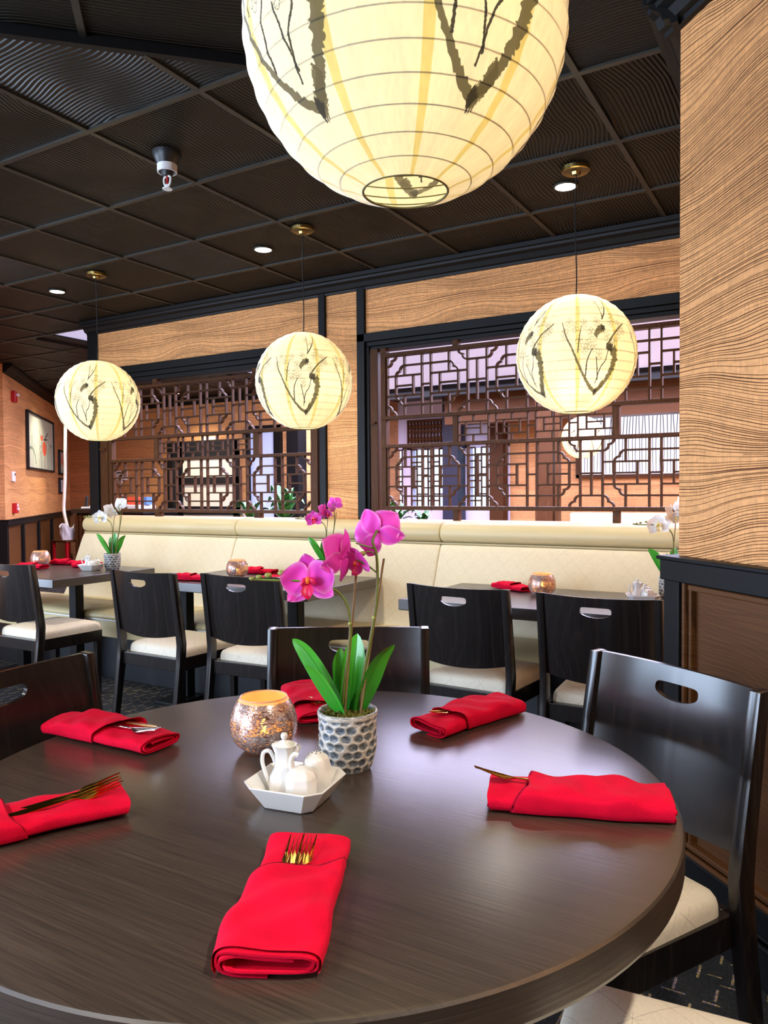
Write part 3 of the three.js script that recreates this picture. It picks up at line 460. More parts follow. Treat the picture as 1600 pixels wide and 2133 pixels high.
    for (let i = 0; i <= NR; i++) { const a = ringA[i], g = new THREE.TorusGeometry((R - 0.0012) * Math.sin(a), i === 0 || i === NR ? 0.0022 : 0.0012, 5, 72); g.rotateX(Math.PI / 2); part('rib_wire', g, wire, sh, [0, (R - 0.0012) * Math.cos(a), 0]); }
    part('bulb', new THREE.SphereGeometry(0.036, 20, 14), bulbM, l, [0, 0.125, 0]);
    part('socket', cyl(0.02, 0.02, 0.07, 0, 0.19, 0), M.dark, l);
    part('spreader', [tube([[-0.07, 0.262, 0], [0, 0.225, 0], [0.07, 0.262, 0]], 0.0016, 10, 5), tube([[0, -0.26, 0], [0, 0.2, 0]].map((p) => [p[0] + 0.075, p[1], 0]), 0.0012, 4, 5)], M.nickel, l);
    const cord = []; for (let i = 0; i <= 6; i++) cord.push([0.004 * Math.sin(i * 1.3), 0.22 + (cordLen * i) / 6, 0.003 * Math.cos(i)]); part('cord', tube(cord, 0.003, 24, 6), M.cord, l);
    const top = 0.22 + cordLen; part('canopy', boxUV(toCreasedNormals(lathe([[0.004, top - 0.036], [0.02, top - 0.034], [0.024, top - 0.022], [0.058, top - 0.02], [0.064, top - 0.016], [0.066, top], [0, top]], 40), 0.5)), M.brass, l);
    const p = new THREE.PointLight(new THREE.Color(1, 0.9, 0.72), L_BULB, 0, 2); p.position.set(pos[0], pos[1] + 0.125, pos[2]); p.shadow.radius = 1.7; p.castShadow = true; scene.add(p);
    return l;
  }
  lantern('large paper lantern hanging over the round table, cut by the top of the photo', [-0.63, 2.065, -1.15], LT[0], 0.482);
  lantern('paper lantern in front of the wide fretwork opening, by the angled wall', [-1.019, 1.912, -3.48], LT[1], 0.632);
  lantern('paper lantern hanging in front of the narrow wood pier between the two openings', [-2.555, 1.912, -3.466], LT[2], 0.632);
  lantern('paper lantern at the far end of the booth, by the black end post', [-4.257, 1.912, -3.452], LT[3], 0.632);
  const f = lantern('paper lantern half hidden in the room behind the fretwork screen', [-2.75, 1.96, -9.7], 0.4, 0.584);
}
// ------------------------------------------------------------------ recessed downlights
{
  const glow = std({ color: 0xffffff, emissive: new THREE.Color(1, 0.93, 0.8), emissiveIntensity: 9, name: 'downlight_lens' });
  const names = ['small bright round downlight beside the canopy of the lantern by the angled wall', 'small bright round downlight between the canopies of the two farther lanterns', 'small bright round downlight in the ceiling beyond the farthest lantern canopy'];
  function down(x, z, label, I = L_DOWN) {
    const d = thing('downlight', label, 'light', [x, 2.765, z], 0, 'recessed ceiling downlights');
    part('trim_ring', new THREE.TorusGeometry(0.055, 0.006, 8, 40).rotateX(Math.PI / 2), M.tee, d, [0, 0.003, 0]); part('lens', cyl(0.05, 0.05, 0.006, 0, 0.004, 0, 32), glow, d);
    const s = new THREE.SpotLight(new THREE.Color(1, 0.92, 0.8), I, 0, 62 * D2R, 0.7, 2); s.position.set(x, 2.755, z); s.target.position.set(x, 0, z); s.shadow.radius = 2.5; s.castShadow = true; scene.add(s, s.target);
  }
  down(-1.126, -3.675, names[0], L_WALL * 0.75); down(-2.99, -3.653, names[1], L_WALL); down(-4.88, -3.613, names[2], L_WALL);
  down(-1.9, 0.75, 'added unseen fill downlight behind the camera, by the window side'); down(0.55, -0.7, 'added unseen fill downlight above the near aisle'); down(-1.2, 1.0, 'added unseen fill downlight behind the camera'); down(-3.9, -0.2, 'added unseen fill downlight over the open carpet', 6);  // unseen downlights, added as fill for the near part of the room
  down(-9.0, -6.9, 'added fill downlight over the far counter, hidden above the lantern', 6); down(-8.4, -8.2, 'added fill downlight in front of the far wall, hidden above the screen', 7);  // two more, added to brighten the far passage and its walls
}
// ------------------------------------------------------------------ sprinkler
{
  const s = thing('fire_sprinkler', 'ceiling fire sprinkler with black cup and white ring', 'sprinkler', [-2.49, 2.765, -2.4]);
  part('cup', boxUV(toCreasedNormals(lathe([[0, 0.0], [0.062, 0.0], [0.062, -0.008], [0.052, -0.03], [0.041, -0.055], [0, -0.055]], 32), 0.5)), M.dark, s);
  part('ring', toCreasedNormals(lathe([[0.036, -0.052], [0.042, -0.052], [0.042, -0.085], [0.036, -0.085]], 32), 0.5), M.white, s);
  part('body', cyl(0.031, 0.022, 0.035, 0, -0.083, 0), M.dark, s);
  part('frame', [tube([[-0.006, -0.098, 0], [-0.019, -0.108, 0], [-0.017, -0.13, 0], [-0.005, -0.148, 0]], 0.0045, 14, 8), tube([[0.006, -0.098, 0], [0.019, -0.108, 0], [0.017, -0.13, 0], [0.005, -0.148, 0]], 0.0045, 14, 8), cyl(0.007, 0.007, 0.02, 0, -0.146, 0)], M.white, s);
  part('bulb', cyl(0.004, 0.004, 0.036, 0, -0.12, 0), M.red, s);
  part('deflector', cyl(0.021, 0.021, 0.004, 0, -0.155, 0), M.white, s);
}

// ------------------------------------------------------------------ napkins with gold cutlery
const NAP = 'red napkin rolls with gold cutlery on the round table';
function napkinGeo(len, w, seed, edgeA, edgeB) {
  const r = rng(seed), ph = [r() * 6, r() * 6, r() * 6], TT = 2 * Math.PI * 2.55, N = 150, th = 0.0026, sg = Math.sign;
  const sec = (t, off) => { const k = t / (2 * Math.PI), hw = w / 2 - 0.0005 - k * 0.0048 + off, hh = 0.0152 - k * 0.0043 + off, c = Math.cos(Math.PI / 2 * 3 - t), s = Math.sin(Math.PI / 2 * 3 - t); return [hw * sg(c) * Math.pow(Math.abs(c), 0.42), 0.0162 + hh * sg(s) * Math.pow(Math.abs(s), 0.72)]; };
  const warp = (x, z, y) => { const e = 1 + 0.035 * Math.sin(x * 26 + ph[0]) + 0.02 * Math.sin(x * 55 + ph[1]); const lift = y > 0.012 ? 0.0022 * Math.sin(x * 40 + z * 45 + ph[2]) + 0.0016 * Math.sin(x * 85 - z * 60 + ph[0]) : 0; return [x, Math.max(0.0006, y + lift * (y / 0.03)), z * e + 0.004 * Math.sin(x * 14 + ph[1])]; };
  const body = [0.5, -0.5].map((o) => surf(N, 22, (u, v) => { const [z, y] = sec(u * TT, o * th); const x = (v - 0.5) * len + 0.004 * Math.sin(u * 21 + ph[1]); return warp(x, z, y); }));
  for (const e of [0, 1]) body.push(surf(N, 1, (u, v) => { const [z, y] = sec(u * TT, (v - 0.5) * th); return warp((e - 0.5) * len + 0.004 * Math.sin(u * 21 + ph[1]), z, y); }));
  const flap = surf(36, 26, (u, v) => {
    const t = (0.16 + 0.68 * u) * 2 * Math.PI, xe = edgeA + (edgeB - edgeA) * u + 0.006 * Math.sin(u * 5 + ph[2]);
    const k = v < 0.84 ? v / 0.84 : 1 - (v - 0.84) / 0.16 * 0.16, off = v < 0.84 ? 0.0045 : 0.0045 - 0.003 * smooth(0.84, 0.93, v);
    const [z, y] = sec(t, off); const x = -len / 2 + 0.002 + (xe + len / 2) * k; return warp(x, z, y + (0.0075 * Math.min(1, 1.6 * Math.sin(Math.PI * u)) * smooth(0.12, 0.3, k)));
  });
  return [body.map((g) => boxUV(g.toNonIndexed())), boxUV(flap.toNonIndexed())];
}
function forkGeo() {
  const s = new THREE.Shape(), up = [], t = 0.0115, tip = 0.095, root = 0.05;
  for (let i = 0; i <= 16; i++) { const x = -0.1 + (i / 16) * 0.12; up.push([x, 0.0055 - 0.0028 * smooth(-0.1, 0.02, x)]); }
  for (let i = 1; i <= 8; i++) { const q = i / 8; up.push([0.02 + 0.02 * q, 0.0027 + (t - 0.0027) * smooth(0, 1, q)]); }
  up.push([root, t]); const pts = [...up]; const tw = (2 * t) / 4;                 // four tines
  const T = (z0, z1) => { for (let i = 1; i <= 6; i++) pts.push([root + (tip - root) * (i / 6), z0 - 0.0006 - (i / 6) * 0.0013]); for (let i = 6; i >= 0; i--) pts.push([root + (tip - root) * (i / 6), z1 + 0.0006 + (i / 6) * 0.0013]); };
  for (let k = 0; k < 4; k++) T(t - k * tw - (k ? 0.0012 : 0), t - (k + 1) * tw + (k < 3 ? 0.0012 : 0));
  for (const [x, z] of up.slice().reverse()) pts.push([x, -z]);
  pts.forEach((p, i) => (i ? s.lineTo(...p) : s.moveTo(...p)));
  const g = new THREE.ExtrudeGeometry(s, { depth: 0.0014, bevelEnabled: true, bevelSize: 0.0004, bevelThickness: 0.0005, bevelSegments: 2, curveSegments: 4 }); g.rotateX(Math.PI / 2);
  const p = g.attributes.position; for (let i = 0; i < p.count; i++) { const x = p.getX(i); p.setY(i, p.getY(i) - 0.0035 * Math.exp(-Math.pow((x - 0.042) / 0.02, 2)) + 0.006 * smooth(0.05, 0.1, x)); }
  return toCreasedNormals(g, 0.5);
}
const FORK = forkGeo();
const knifeGeo = (() => { const s = new THREE.Shape(); s.moveTo(-0.1, -0.006); s.lineTo(0.0, -0.004); s.lineTo(0.012, -0.0085); s.lineTo(0.085, -0.0075); s.quadraticCurveTo(0.105, -0.004, 0.105, 0.006); s.lineTo(0.012, 0.0065); s.lineTo(0, 0.004); s.lineTo(-0.1, 0.006); const g = new THREE.ExtrudeGeometry(s, { depth: 0.0014, bevelEnabled: true, bevelSize: 0.0004, bevelThickness: 0.0005, bevelSegments: 2 }); g.rotateX(Math.PI / 2); return toCreasedNormals(g, 0.5); })();
function napkin(x, y, z, deg, label, o = {}) {
  const t = deg * D2R, n = thing('napkin', label, 'napkin', [x, y, z], t, o.group ?? NAP), len = o.len ?? 0.29, w = o.w ?? 0.108;
  const [body, flap] = napkinGeo(len, w, o.seed ?? 7, o.a ?? -0.01, o.b ?? 0.06);
  part('rolled_cloth', body, M.napkin, n); part('folded_flap', flap, M.napkin, n);
  for (const [geo, nm, cat, dx, dz, tw, mat, lab, tilt, roll] of o.tools ?? []) {
    const f = thing(nm, lab, cat, [x + Math.cos(t) * dx + Math.sin(t) * dz, y + (o.lift ?? 0.0372), z - Math.sin(t) * dx + Math.cos(t) * dz], 0, 'cutlery in the napkin rolls');
    f.rotation.order = 'YZX'; f.rotation.set(roll ?? 0, t + tw, tilt ?? 0.05); part(nm === 'fork' ? 'tined_plate' : 'blade_plate', geo, mat, f);
  }
  return n;
}
napkin(-0.607, 0.75, -0.786, 118, 'red napkin roll nearest the viewer, at the front of the round table', { seed: 3, len: 0.3, w: 0.122, a: -0.01, b: 0.085, tools: [[FORK, 'fork', 'fork', 0.012, 0.004, -0.06, M.gold, 'gold fork in the red napkin roll nearest the viewer', 0.05], [FORK, 'fork', 'fork', 0.014, -0.012, -0.02, M.gold, 'gold fork lying against another in the napkin roll nearest the viewer', 0.03]] });
napkin(-0.372, 0.75, -1.285, 200, 'red napkin roll beside the large near chair, fork sticking past its end', { seed: 5, len: 0.3, w: 0.112, a: 0.11, b: 0.07, tools: [[FORK, 'fork', 'fork', 0.085, 0.012, 0.12, M.gold, 'gold fork sticking out of the napkin roll beside the large near chair', 0.16, 0.25]] });
napkin(-1.375, 0.75, -1.13, 2, 'red napkin roll next to the chair whose back the photo edge cuts, shiny fork inside', { seed: 9, len: 0.31, w: 0.112, a: 0.05, b: 0.005, tools: [[FORK, 'fork', 'fork', 0.052, 0.006, 0.05, M.silver, 'shiny fork in the napkin roll next to the chair cut by the frame', 0.02], [knifeGeo, 'knife', 'knife', 0.02, -0.018, 0.02, M.gold, 'gold knife in the napkin roll next to the chair cut by the frame', 0.02]] });
napkin(-1.125, 0.75, -0.765, 61, 'red napkin roll cut by the edge of the photo, two gold forks showing', { seed: 11, len: 0.29, w: 0.118, a: -0.06, b: -0.015, tools: [[FORK, 'fork', 'fork', 0.05, -0.004, 0.02, M.gold, 'gold fork lying bare along the napkin roll cut by the photo edge', 0.12, 0.5], [FORK, 'fork', 'fork', 0.045, 0.01, 0.06, M.gold, 'second gold fork in the napkin roll cut by the photo edge', 0.09, 0.45]] });
napkin(-0.735, 0.75, -1.64, -107.5, 'red napkin roll at the far side of the round table, right of the orchid pot', { seed: 13, len: 0.29, w: 0.108, a: 0.06, b: 0.085, tools: [[FORK, 'fork', 'fork', 0.03, 0.01, 0.1, M.gold, 'gold fork barely showing in the napkin roll right of the orchid pot', 0.03]] });
napkin(-1.135, 0.75, -1.545, -46, 'red napkin roll half hidden between the candle holder and the orchid pot', { seed: 15, len: 0.29, w: 0.108, a: 0.085, b: 0.1, tools: [[FORK, 'fork', 'fork', 0.04, 0.0, 0.1, M.gold, 'gold fork in the napkin roll behind the orchid pot', 0.03]] });
const NB = 'red napkins on the booth tables';
napkin(-1.5, 0.75, -3.93, -30, 'dark red napkin behind the candle holder on the table nearest the angled wall', { seed: 21, group: NB, len: 0.24 });
napkin(-3.44, 0.75, -3.46, 5, 'red napkin at the front of the middle booth table, between two chair backs', { seed: 22, group: NB, len: 0.24 });
napkin(-3.3, 0.75, -3.95, 8, 'red napkin at the back of the middle booth table, beside the candle holder', { seed: 23, group: NB, len: 0.24 });
napkin(-2.9, 0.75, -3.62, 60, 'red napkin at the middle booth table, right behind a chair back', { seed: 24, group: NB, len: 0.22 });
napkin(-5.02, 0.75, -3.46, 12, 'red napkin in front of the candle holder on the farthest booth table', { seed: 25, group: NB, len: 0.22 });
napkin(-5.06, 0.75, -3.78, 14, 'long red napkin behind the candle holder on the farthest booth table', { seed: 26, group: NB, len: 0.27 });
napkin(-4.74, 0.75, -3.72, 40, 'short red napkin next to the cruet tray on the farthest booth table', { seed: 27, group: NB, len: 0.2 });

// ------------------------------------------------------------------ mercury-glass candle holders
let votive;
{
  const n1 = periodicNoise(201, 170, 84), n2 = periodicNoise(202, 14, 8), n3 = periodicNoise(203, 64, 34), n4 = periodicNoise(204, 60, 40);
  const fleck = (u, v) => n1(u, v) * 0.9 + n3(u, v) * 0.55 + 0.6 * n2(u, v) - 0.9 * Math.abs(v - 0.55);
  const map = tex(512, 256, (u, v) => { const m = 0.5 + 0.5 * n2(u + 0.3, v), c = Math.abs(n4(u, v)) < 0.08 || Math.abs(n3(u, v)) < 0.05, k = 0.86 + 0.22 * n1(v, u); return c ? [128, 78, 62] : [clamp((244 - 10 * m) * k), clamp((190 + 34 * m) * k), clamp((168 + 56 * m) * k)]; });
  const al = tex(512, 256, (u, v) => (fleck(u, v) > 0.5 || (v > 0.955) ? 0 : 255), false);
  const metal = std({ map, alphaMap: al, alphaTest: 0.5, metalness: 0.55, roughness: 0.22, bumpMap: tex(512, 256, (u, v) => clamp(128 + 60 * n3(u, v) + 50 * n1(u, v)), false), bumpScale: 0.0006, side: THREE.DoubleSide, name: 'rose_gold_leaf' });
  const liner = phy({ color: 0xf0cc8c, transmission: 0.6, thickness: 0, roughness: 0.55, side: THREE.DoubleSide, name: 'amber_glass' });
  const flameM = std({ color: 0xfff0c0, emissive: new THREE.Color(1, 0.66, 0.2), emissiveIntensity: 7, name: 'candle_flame' });
  const prof = (o) => { const p = []; for (let i = 0; i <= 26; i++) { const t = i / 26, y = 0.001 + t * 0.112, a = (t - 0.46) / 0.54; p.push([Math.max(0.001, (t < 0.46 ? 0.071 - 0.033 * Math.pow((0.46 - t) / 0.46, 2.4) : 0.071 - 0.021 * Math.pow(a, 2.2)) - o), y + o * 0.5]); } return p; };
  votive = thing('candle_holder', 'rose gold mercury-glass candle holder on the round table', 'candle holder', [-1.032, 0.75, -1.245], 0.6, 'mercury-glass candle holders');
  part('glass_bowl', lathe([[0.001, 0.0035], ...prof(0.002), ], 48), liner, votive); part('metal_leaf', lathe(prof(0), 64), metal, votive);
  part('rim', new THREE.TorusGeometry(0.049, 0.0018, 8, 48).rotateX(Math.PI / 2), phy({ color: 0xf2cfae, roughness: 0.1, transmission: 0.5, thickness: 0 }), votive, [0, 0.113, 0]);
  const c = part('candle', boxUV(toCreasedNormals(lathe([[0, 0.008], [0.019, 0.008], [0.019, 0.035], [0.015, 0.037], [0, 0.035]], 24), 0.5)), M.china, votive);
  part('flame', lathe([[0.0005, 0.038], [0.006, 0.046], [0.0055, 0.056], [0.0025, 0.066], [0.0002, 0.072]], 16), flameM, votive);
  const lit = (p) => { const l = new THREE.PointLight(new THREE.Color(1, 0.66, 0.3), 0.012, 0, 2); l.position.set(p[0], p[1] + 0.055, p[2]); l.shadow.radius = 0.3; l.castShadow = true; scene.add(l); };
  lit([-1.032, 0.75, -1.245]);
  for (const [p, t, l] of [[[-1.29, 0.75, -3.8], 1.9, 'rose gold candle holder on the booth table nearest the angled wall'], [[-3.27, 0.75, -3.7], 3.1, 'rose gold candle holder on the middle booth table'], [[-5.13, 0.75, -3.61], 4.4, 'rose gold candle holder on the farthest booth table']]) { copy(votive, p, t, l, 'mercury-glass candle holders'); lit(p); }
}

// ------------------------------------------------------------------ cruet trays
{
  const oct = (w, d, c) => [[-w + c, d], [w - c, d], [w, d - c], [w, -d + c], [w - c, -d], [-w + c, -d], [-w, -d + c], [-w, d - c]];
  const rings = [[0.046, 0.044, 0.014, 0], [0.05, 0.048, 0.015, 0.002], [0.076, 0.071, 0.024, 0.041], [0.0755, 0.0705, 0.0235, 0.0425], [0.0735, 0.0685, 0.0225, 0.0425], [0.072, 0.067, 0.022, 0.041], [0.05, 0.047, 0.014, 0.006], [0.0001, 0.0001, 0.00001, 0.006]];
  const g = surf(8, rings.length - 1, (u, v) => { const [w, d, c, y] = rings[Math.round(v * (rings.length - 1))], p = oct(w, d, c)[Math.round(u * 8) % 8]; return [p[0], y, p[1]]; });
  const under = surf(8, 1, (u, v) => { const p = oct(0.046, 0.044, 0.014)[Math.round(u * 8) % 8]; return [p[0] * v, 0, p[1] * v]; });
  const trayGeo = merge([toCreasedNormals(g, 0.45), toCreasedNormals(under, 0.45)]);
  const L = (p, s = 36) => toCreasedNormals(lathe(p, s), 0.9);
  const set = (x, y, z, turn, where, grp, parts = true) => {
    const P = (dx, dz) => [x + Math.cos(turn) * dx + Math.sin(turn) * dz, y + 0.0062, z - Math.sin(turn) * dx + Math.cos(turn) * dz];
    const t = thing('cruet_tray', `white octagonal china tray ${where}`, 'tray', [x, y, z], turn, grp); part('dish', trayGeo, M.china, t);
    const c = thing('oil_cruet', `white china cruet with loop handle and lid, in the tray ${where}`, 'cruet', P(-0.024, -0.004), turn + 0.2, grp);
    part('body', L([[0, 0], [0.026, 0], [0.0285, 0.006], [0.0285, 0.022], [0.026, 0.036], [0.019, 0.05], [0.0165, 0.06], [0.0172, 0.076], [0.0215, 0.088], [0.0228, 0.0905], [0.0205, 0.0905], [0, 0.086]]), M.china, c);
    const lid = part('lid', L([[0.0195, 0.0905], [0.018, 0.093], [0.011, 0.0955], [0.0045, 0.097], [0.0035, 0.0995], [0.006, 0.103], [0.0065, 0.107], [0.0045, 0.111], [0, 0.1122]]), M.china, c);
    part('handle', tube([[-0.026, 0.018, 0.004], [-0.034, 0.04, 0.005], [-0.0395, 0.062, 0.005], [-0.036, 0.077, 0.005], [-0.027, 0.079, 0.004], [-0.02, 0.069, 0.003], [-0.0165, 0.056, 0.001]], 0.0036, 32, 10), M.china, c);
    part('spout', tube([[0.016, 0.07, 0], [0.023, 0.082, 0], [0.0265, 0.09, 0]], 0.005, 10, 8), M.china, c);
    const s = thing('soy_dispenser', `white china soy pot with hooked spout, in the tray ${where}`, 'dispenser', P(0.022, 0.019), turn + 0.35, grp);
    part('body', L([[0, 0], [0.0275, 0], [0.029, 0.003], [0.029, 0.042], [0.0275, 0.045], [0.028, 0.047], [0.027, 0.05], [0.0215, 0.058], [0.012, 0.0635], [0, 0.065]]), M.china, s);
    part('spout', tube([[-0.016, 0.05, 0], [-0.0185, 0.066, 0], [-0.017, 0.08, 0], [-0.011, 0.086, 0], [-0.006, 0.084, 0]], 0.0046, 24, 10), M.china, s);
    const k = thing('salt_shaker', `white china shaker with a domed top, in the tray ${where}`, 'shaker', P(0.021, -0.041), turn, grp);
    part('body', L([[0, 0], [0.0255, 0], [0.0265, 0.003], [0.0265, 0.045], [0.0245, 0.049], [0.0235, 0.056], [0.019, 0.064], [0.011, 0.069], [0, 0.07]]), M.china, k);
    for (let i = 0; i < 6; i++) part('hole', cyl(0.0011, 0.0011, 0.003, 0, 0, 0, 8), M.dark, k, i ? [0.008 * Math.cos(i * 1.257), 0.0689, 0.008 * Math.sin(i * 1.257)] : [0, 0.07, 0]);
  };
  set(-0.81, 0.75, -1.062, 9.5 * D2R, 'on the round table', 'cruet set on the round table');
  set(-4.52, 0.75, -3.575, 0.35, 'on the farthest booth table', 'cruet set on the farthest booth table');
  set(-0.775, 0.75, -3.745, 0.3, 'by the angled wall', 'cruet set on the table by the angled wall');
}

// ------------------------------------------------------------------ orchids in dimpled pots
{
  const vc = (g, f) => { const p = g.attributes.position, uv = g.attributes.uv, c = new Float32Array(p.count * 3); for (let i = 0; i < p.count; i++) c.set(f(uv.getX(i), uv.getY(i)), i * 3); g.setAttribute('color', new THREE.BufferAttribute(c, 3)); return g; };
  const petalGeo = (L, W, cup, curl, pow, cols) => vc(surf(12, 14, (u, v) => { const s = (u - 0.5) * 2, w = W * Math.pow(Math.sin(Math.PI * Math.pow(Math.min(1, v * 0.985 + 0.012), pow)), 0.72), rip = 0.0012 * Math.sin(v * 9 + s * 4); return [s * w, v * L, cup * s * s * w * 8 * w + curl * v * v - 0.006 * Math.sin(v * Math.PI) + rip]; }), (u, v) => { const s = Math.abs(u - 0.5) * 2, e = Math.max(smooth(0.72, 1, s), smooth(0.86, 1, v)), k = smooth(0, 0.4, v), vein = 0.93 + 0.07 * Math.cos(s * 38); return [0, 1, 2].map((i) => ((cols[0][i] * (1 - k) + cols[1][i] * k) * (1 - e * 0.5) + cols[2][i] * e * 0.5) * vein); });
  const palettes = {
    magenta: [[0.9, 0.04, 0.5], [0.88, 0.05, 0.56], [0.95, 0.5, 0.86]], white: [[0.95, 0.93, 0.8], [0.95, 0.94, 0.92], [0.97, 0.97, 0.97]],
  };
  const petalM = phy({ vertexColors: true, roughness: 0.6, sheen: 0.3, transmission: 0.1, thickness: 0, side: THREE.DoubleSide, name: 'orchid_petal' });
  const leafM = phy({ map: tex(64, 256, (u, v) => { const m = Math.abs(u - 0.5) < 0.02 ? 0.7 : 1, k = m * (0.92 + 0.08 * Math.cos(u * 60)); return [clamp(52 * k + 30 * v), clamp(160 * k + 22 * v), clamp(44 * k)]; }), roughness: 0.3, clearcoat: 0.3, side: THREE.DoubleSide, name: 'orchid_leaf' });
  const stemM = std({ map: tex(16, 128, (u, v) => { const k = smooth(0.2, 0.75, v); return [98 + 10 * k, 74 + 62 * k, 34 + 12 * k]; }), roughness: 0.5, name: 'orchid_stem' }), stakeM = std({ color: 0x8a6a45, roughness: 0.7, name: 'bamboo_stake' });
  const budM = std({ color: 0x97994a, roughness: 0.5, name: 'orchid_bud' }), lipM = std({ color: 0xd81858, roughness: 0.4, name: 'orchid_lip' }), lipW = std({ color: 0xefe2b0, roughness: 0.4, name: 'orchid_lip_white' }), gold = std({ color: 0xf07a22, roughness: 0.4, name: 'orchid_column' }), goldW = std({ color: 0xe6c95a, roughness: 0.4, name: 'orchid_column_pale' });
  // hammered pot
  const rows = 7, cols = 15, dim = (u, v) => { let best = 9; for (let j = -1; j <= rows; j++) { const cy = (j + 0.5) / rows, o = (j & 1) * 0.5; const i = Math.round(u * cols - o); for (const q of [i - 1, i, i + 1]) { const jx = 0.12 * Math.sin(j * 7.1 + ((q + cols) % cols) * 3.3), dx = (u * cols - q - o - jx) * 1.0, dy = (v - cy) * rows * 0.95; best = Math.min(best, Math.hypot(dx, dy)); } } return Math.max(0, 1 - Math.pow(best / 0.52, 2)); };
  const np = periodicNoise(301, 90, 50), np2 = periodicNoise(302, 12, 8);
  const potM = std({ map: tex(1024, 512, (u, v) => { const rim = smooth(0.9, 0.94, v), k = smooth(0.12, 0.7, dim(u, v)) * (1 - rim), n = np(u, v), q = 0.5 + 0.5 * np2(u, v), a = [196 + 26 * n, 188 + 26 * n, 176 + 24 * n], b = [84 + 40 * n + 20 * q, 94 + 40 * n + 14 * q, 108 + 44 * n]; return a.map((x, i) => clamp(x * (1 - k) + b[i] * k)); }), roughness: 0.34, name: 'glazed_pot' });
  const pr = (v) => 0.04 + 0.0175 * Math.pow(smooth(-0.25, 0.45, v), 0.8) + 0.0005 * v;
  const pot = surf(150, 60, (u, v) => { const y = v * 0.113, edge = smooth(0, 0.06, v) * (1 - smooth(0.9, 0.95, v)), r = pr(v) - (v < 0.05 ? 0.004 * (1 - v / 0.05) : 0) - 0.0034 * dim(u, v) * edge + 0.0012 * smooth(0.9, 0.95, v), a = u * 2 * Math.PI; return [r * Math.sin(a), y, r * Math.cos(a)]; });
  const potIn = lathe([[0.0595, 0.113], [0.0585, 0.1155], [0.056, 0.1158], [0.0535, 0.113], [0.052, 0.095], [0, 0.095]], 60), potUnder = lathe([[0, 0], [0.0395, 0]], 40);
  const mossM = std({ map: tex(128, 128, (u, v) => { const n = 0.5 + 0.5 * np(u, v); return [70 + 70 * n, 72 + 60 * n, 26 + 20 * n]; }), roughness: 0.95, name: 'moss' });
  const mossGeo = (() => { const r = rng(61), list = [lathe([[0.052, 0.102], [0.03, 0.108], [0, 0.11]], 30)]; for (let i = 0; i < 150; i++) { const a = r() * 6.28, q = Math.sqrt(r()) * 0.05, h = 0.004 + r() * 0.009, p = [q * Math.sin(a), 0.106, q * Math.cos(a)], b = r() * 6.28, l = 0.004 + r() * 0.011; list.push(tube([p, [p[0] + Math.sin(b) * l * 0.5, p[1] + h, p[2] + Math.cos(b) * l * 0.5], [p[0] + Math.sin(b) * l, p[1] + h * 0.6, p[2] + Math.cos(b) * l]], 0.0011, 4, 4)); } return merge(list); })();
  function orchid(label, pos, turn, kind, grp) {
    const o = thing('potted_orchid', label, 'orchid', pos, turn, grp), pal = palettes[kind], wh = kind === 'white';
    const pt = part('pot', pot, potM, o); part('pot_rim', potIn, potM, pt); part('pot_foot', potUnder, potM, pt); part('moss', mossGeo, mossM, o);
    const leaf = (pts, W, tw = 0) => { const c = new THREE.CatmullRomCurve3(pts.map((p) => new THREE.Vector3(...p))); part('leaf', surf(8, 20, (u, v) => { const p = c.getPoint(v), t = c.getTangent(v), side = new THREE.Vector3(Math.cos(tw), 0, Math.sin(tw)); side.addScaledVector(t, -side.dot(t)).normalize(); const nrm = new THREE.Vector3().crossVectors(side, t), s = (u - 0.5) * 2, w = W * Math.pow(Math.sin(Math.PI * (0.1 + 0.9 * Math.pow(v, 0.85))), 0.62) * (v > 0.999 ? 0.05 : 1); p.addScaledVector(side, s * w).addScaledVector(nrm, (Math.abs(s) - 0.4) * w * 0.28); return [p.x, p.y, p.z]; }), leafM, o); };
    leaf([[-0.012, 0.11, 0.005], [-0.045, 0.175, 0.008], [-0.08, 0.23, 0.005], [-0.108, 0.255, -0.005]], 0.024, 0.5);
    leaf([[-0.008, 0.108, 0.018], [-0.032, 0.155, 0.03], [-0.058, 0.196, 0.036], [-0.078, 0.212, 0.034]], 0.021, 0.7);
    leaf([[0.004, 0.108, -0.008], [0.01, 0.17, -0.012], [0.016, 0.225, -0.014], [0.02, 0.262, -0.02]], 0.025, 0.25);
    leaf([[0.02, 0.108, -0.004], [0.042, 0.165, 0.0], [0.066, 0.215, 0.002], [0.094, 0.244, 0.0]], 0.023, -0.6);
    leaf([[-0.004, 0.108, -0.01], [-0.012, 0.165, -0.018], [-0.016, 0.205, -0.022], [-0.014, 0.232, -0.028]], 0.016, 0.3);
    part('stem', tube([[-0.01, 0.105, 0.012], [-0.006, 0.16, 0.012], [0.004, 0.235, 0.012], [0.007, 0.29, 0.012], [-0.002, 0.332, 0.016], [-0.024, 0.356, 0.022], [-0.052, 0.362, 0.026], [-0.085, 0.372, 0.026], [-0.13, 0.374, 0.024], [-0.182, 0.376, 0.02]], 0.0026, 60, 8), stemM, o);
    part('stem', tube([[0.026, 0.105, 0.006], [0.03, 0.17, 0.006], [0.045, 0.25, 0.006], [0.056, 0.31, 0.006], [0.061, 0.37, 0.006], [0.059, 0.425, 0.01], [0.052, 0.448, 0.014], [0.058, 0.462, 0.006], [0.062, 0.47, -0.004]], 0.0027, 50, 8), stemM, o);
    part('stem', [tube([[0.06, 0.432, 0.01], [0.04, 0.438, 0.012], [0.02, 0.444, 0.006]], 0.0018, 12, 6), tube([[0.061, 0.385, 0.006], [0.04, 0.402, 0.012], [0.02, 0.412, 0.012]], 0.0018, 12, 6), tube([[0.06, 0.42, 0.008], [0.045, 0.428, 0.012], [0.034, 0.424, 0.014]], 0.0014, 10, 6)], stemM, o);
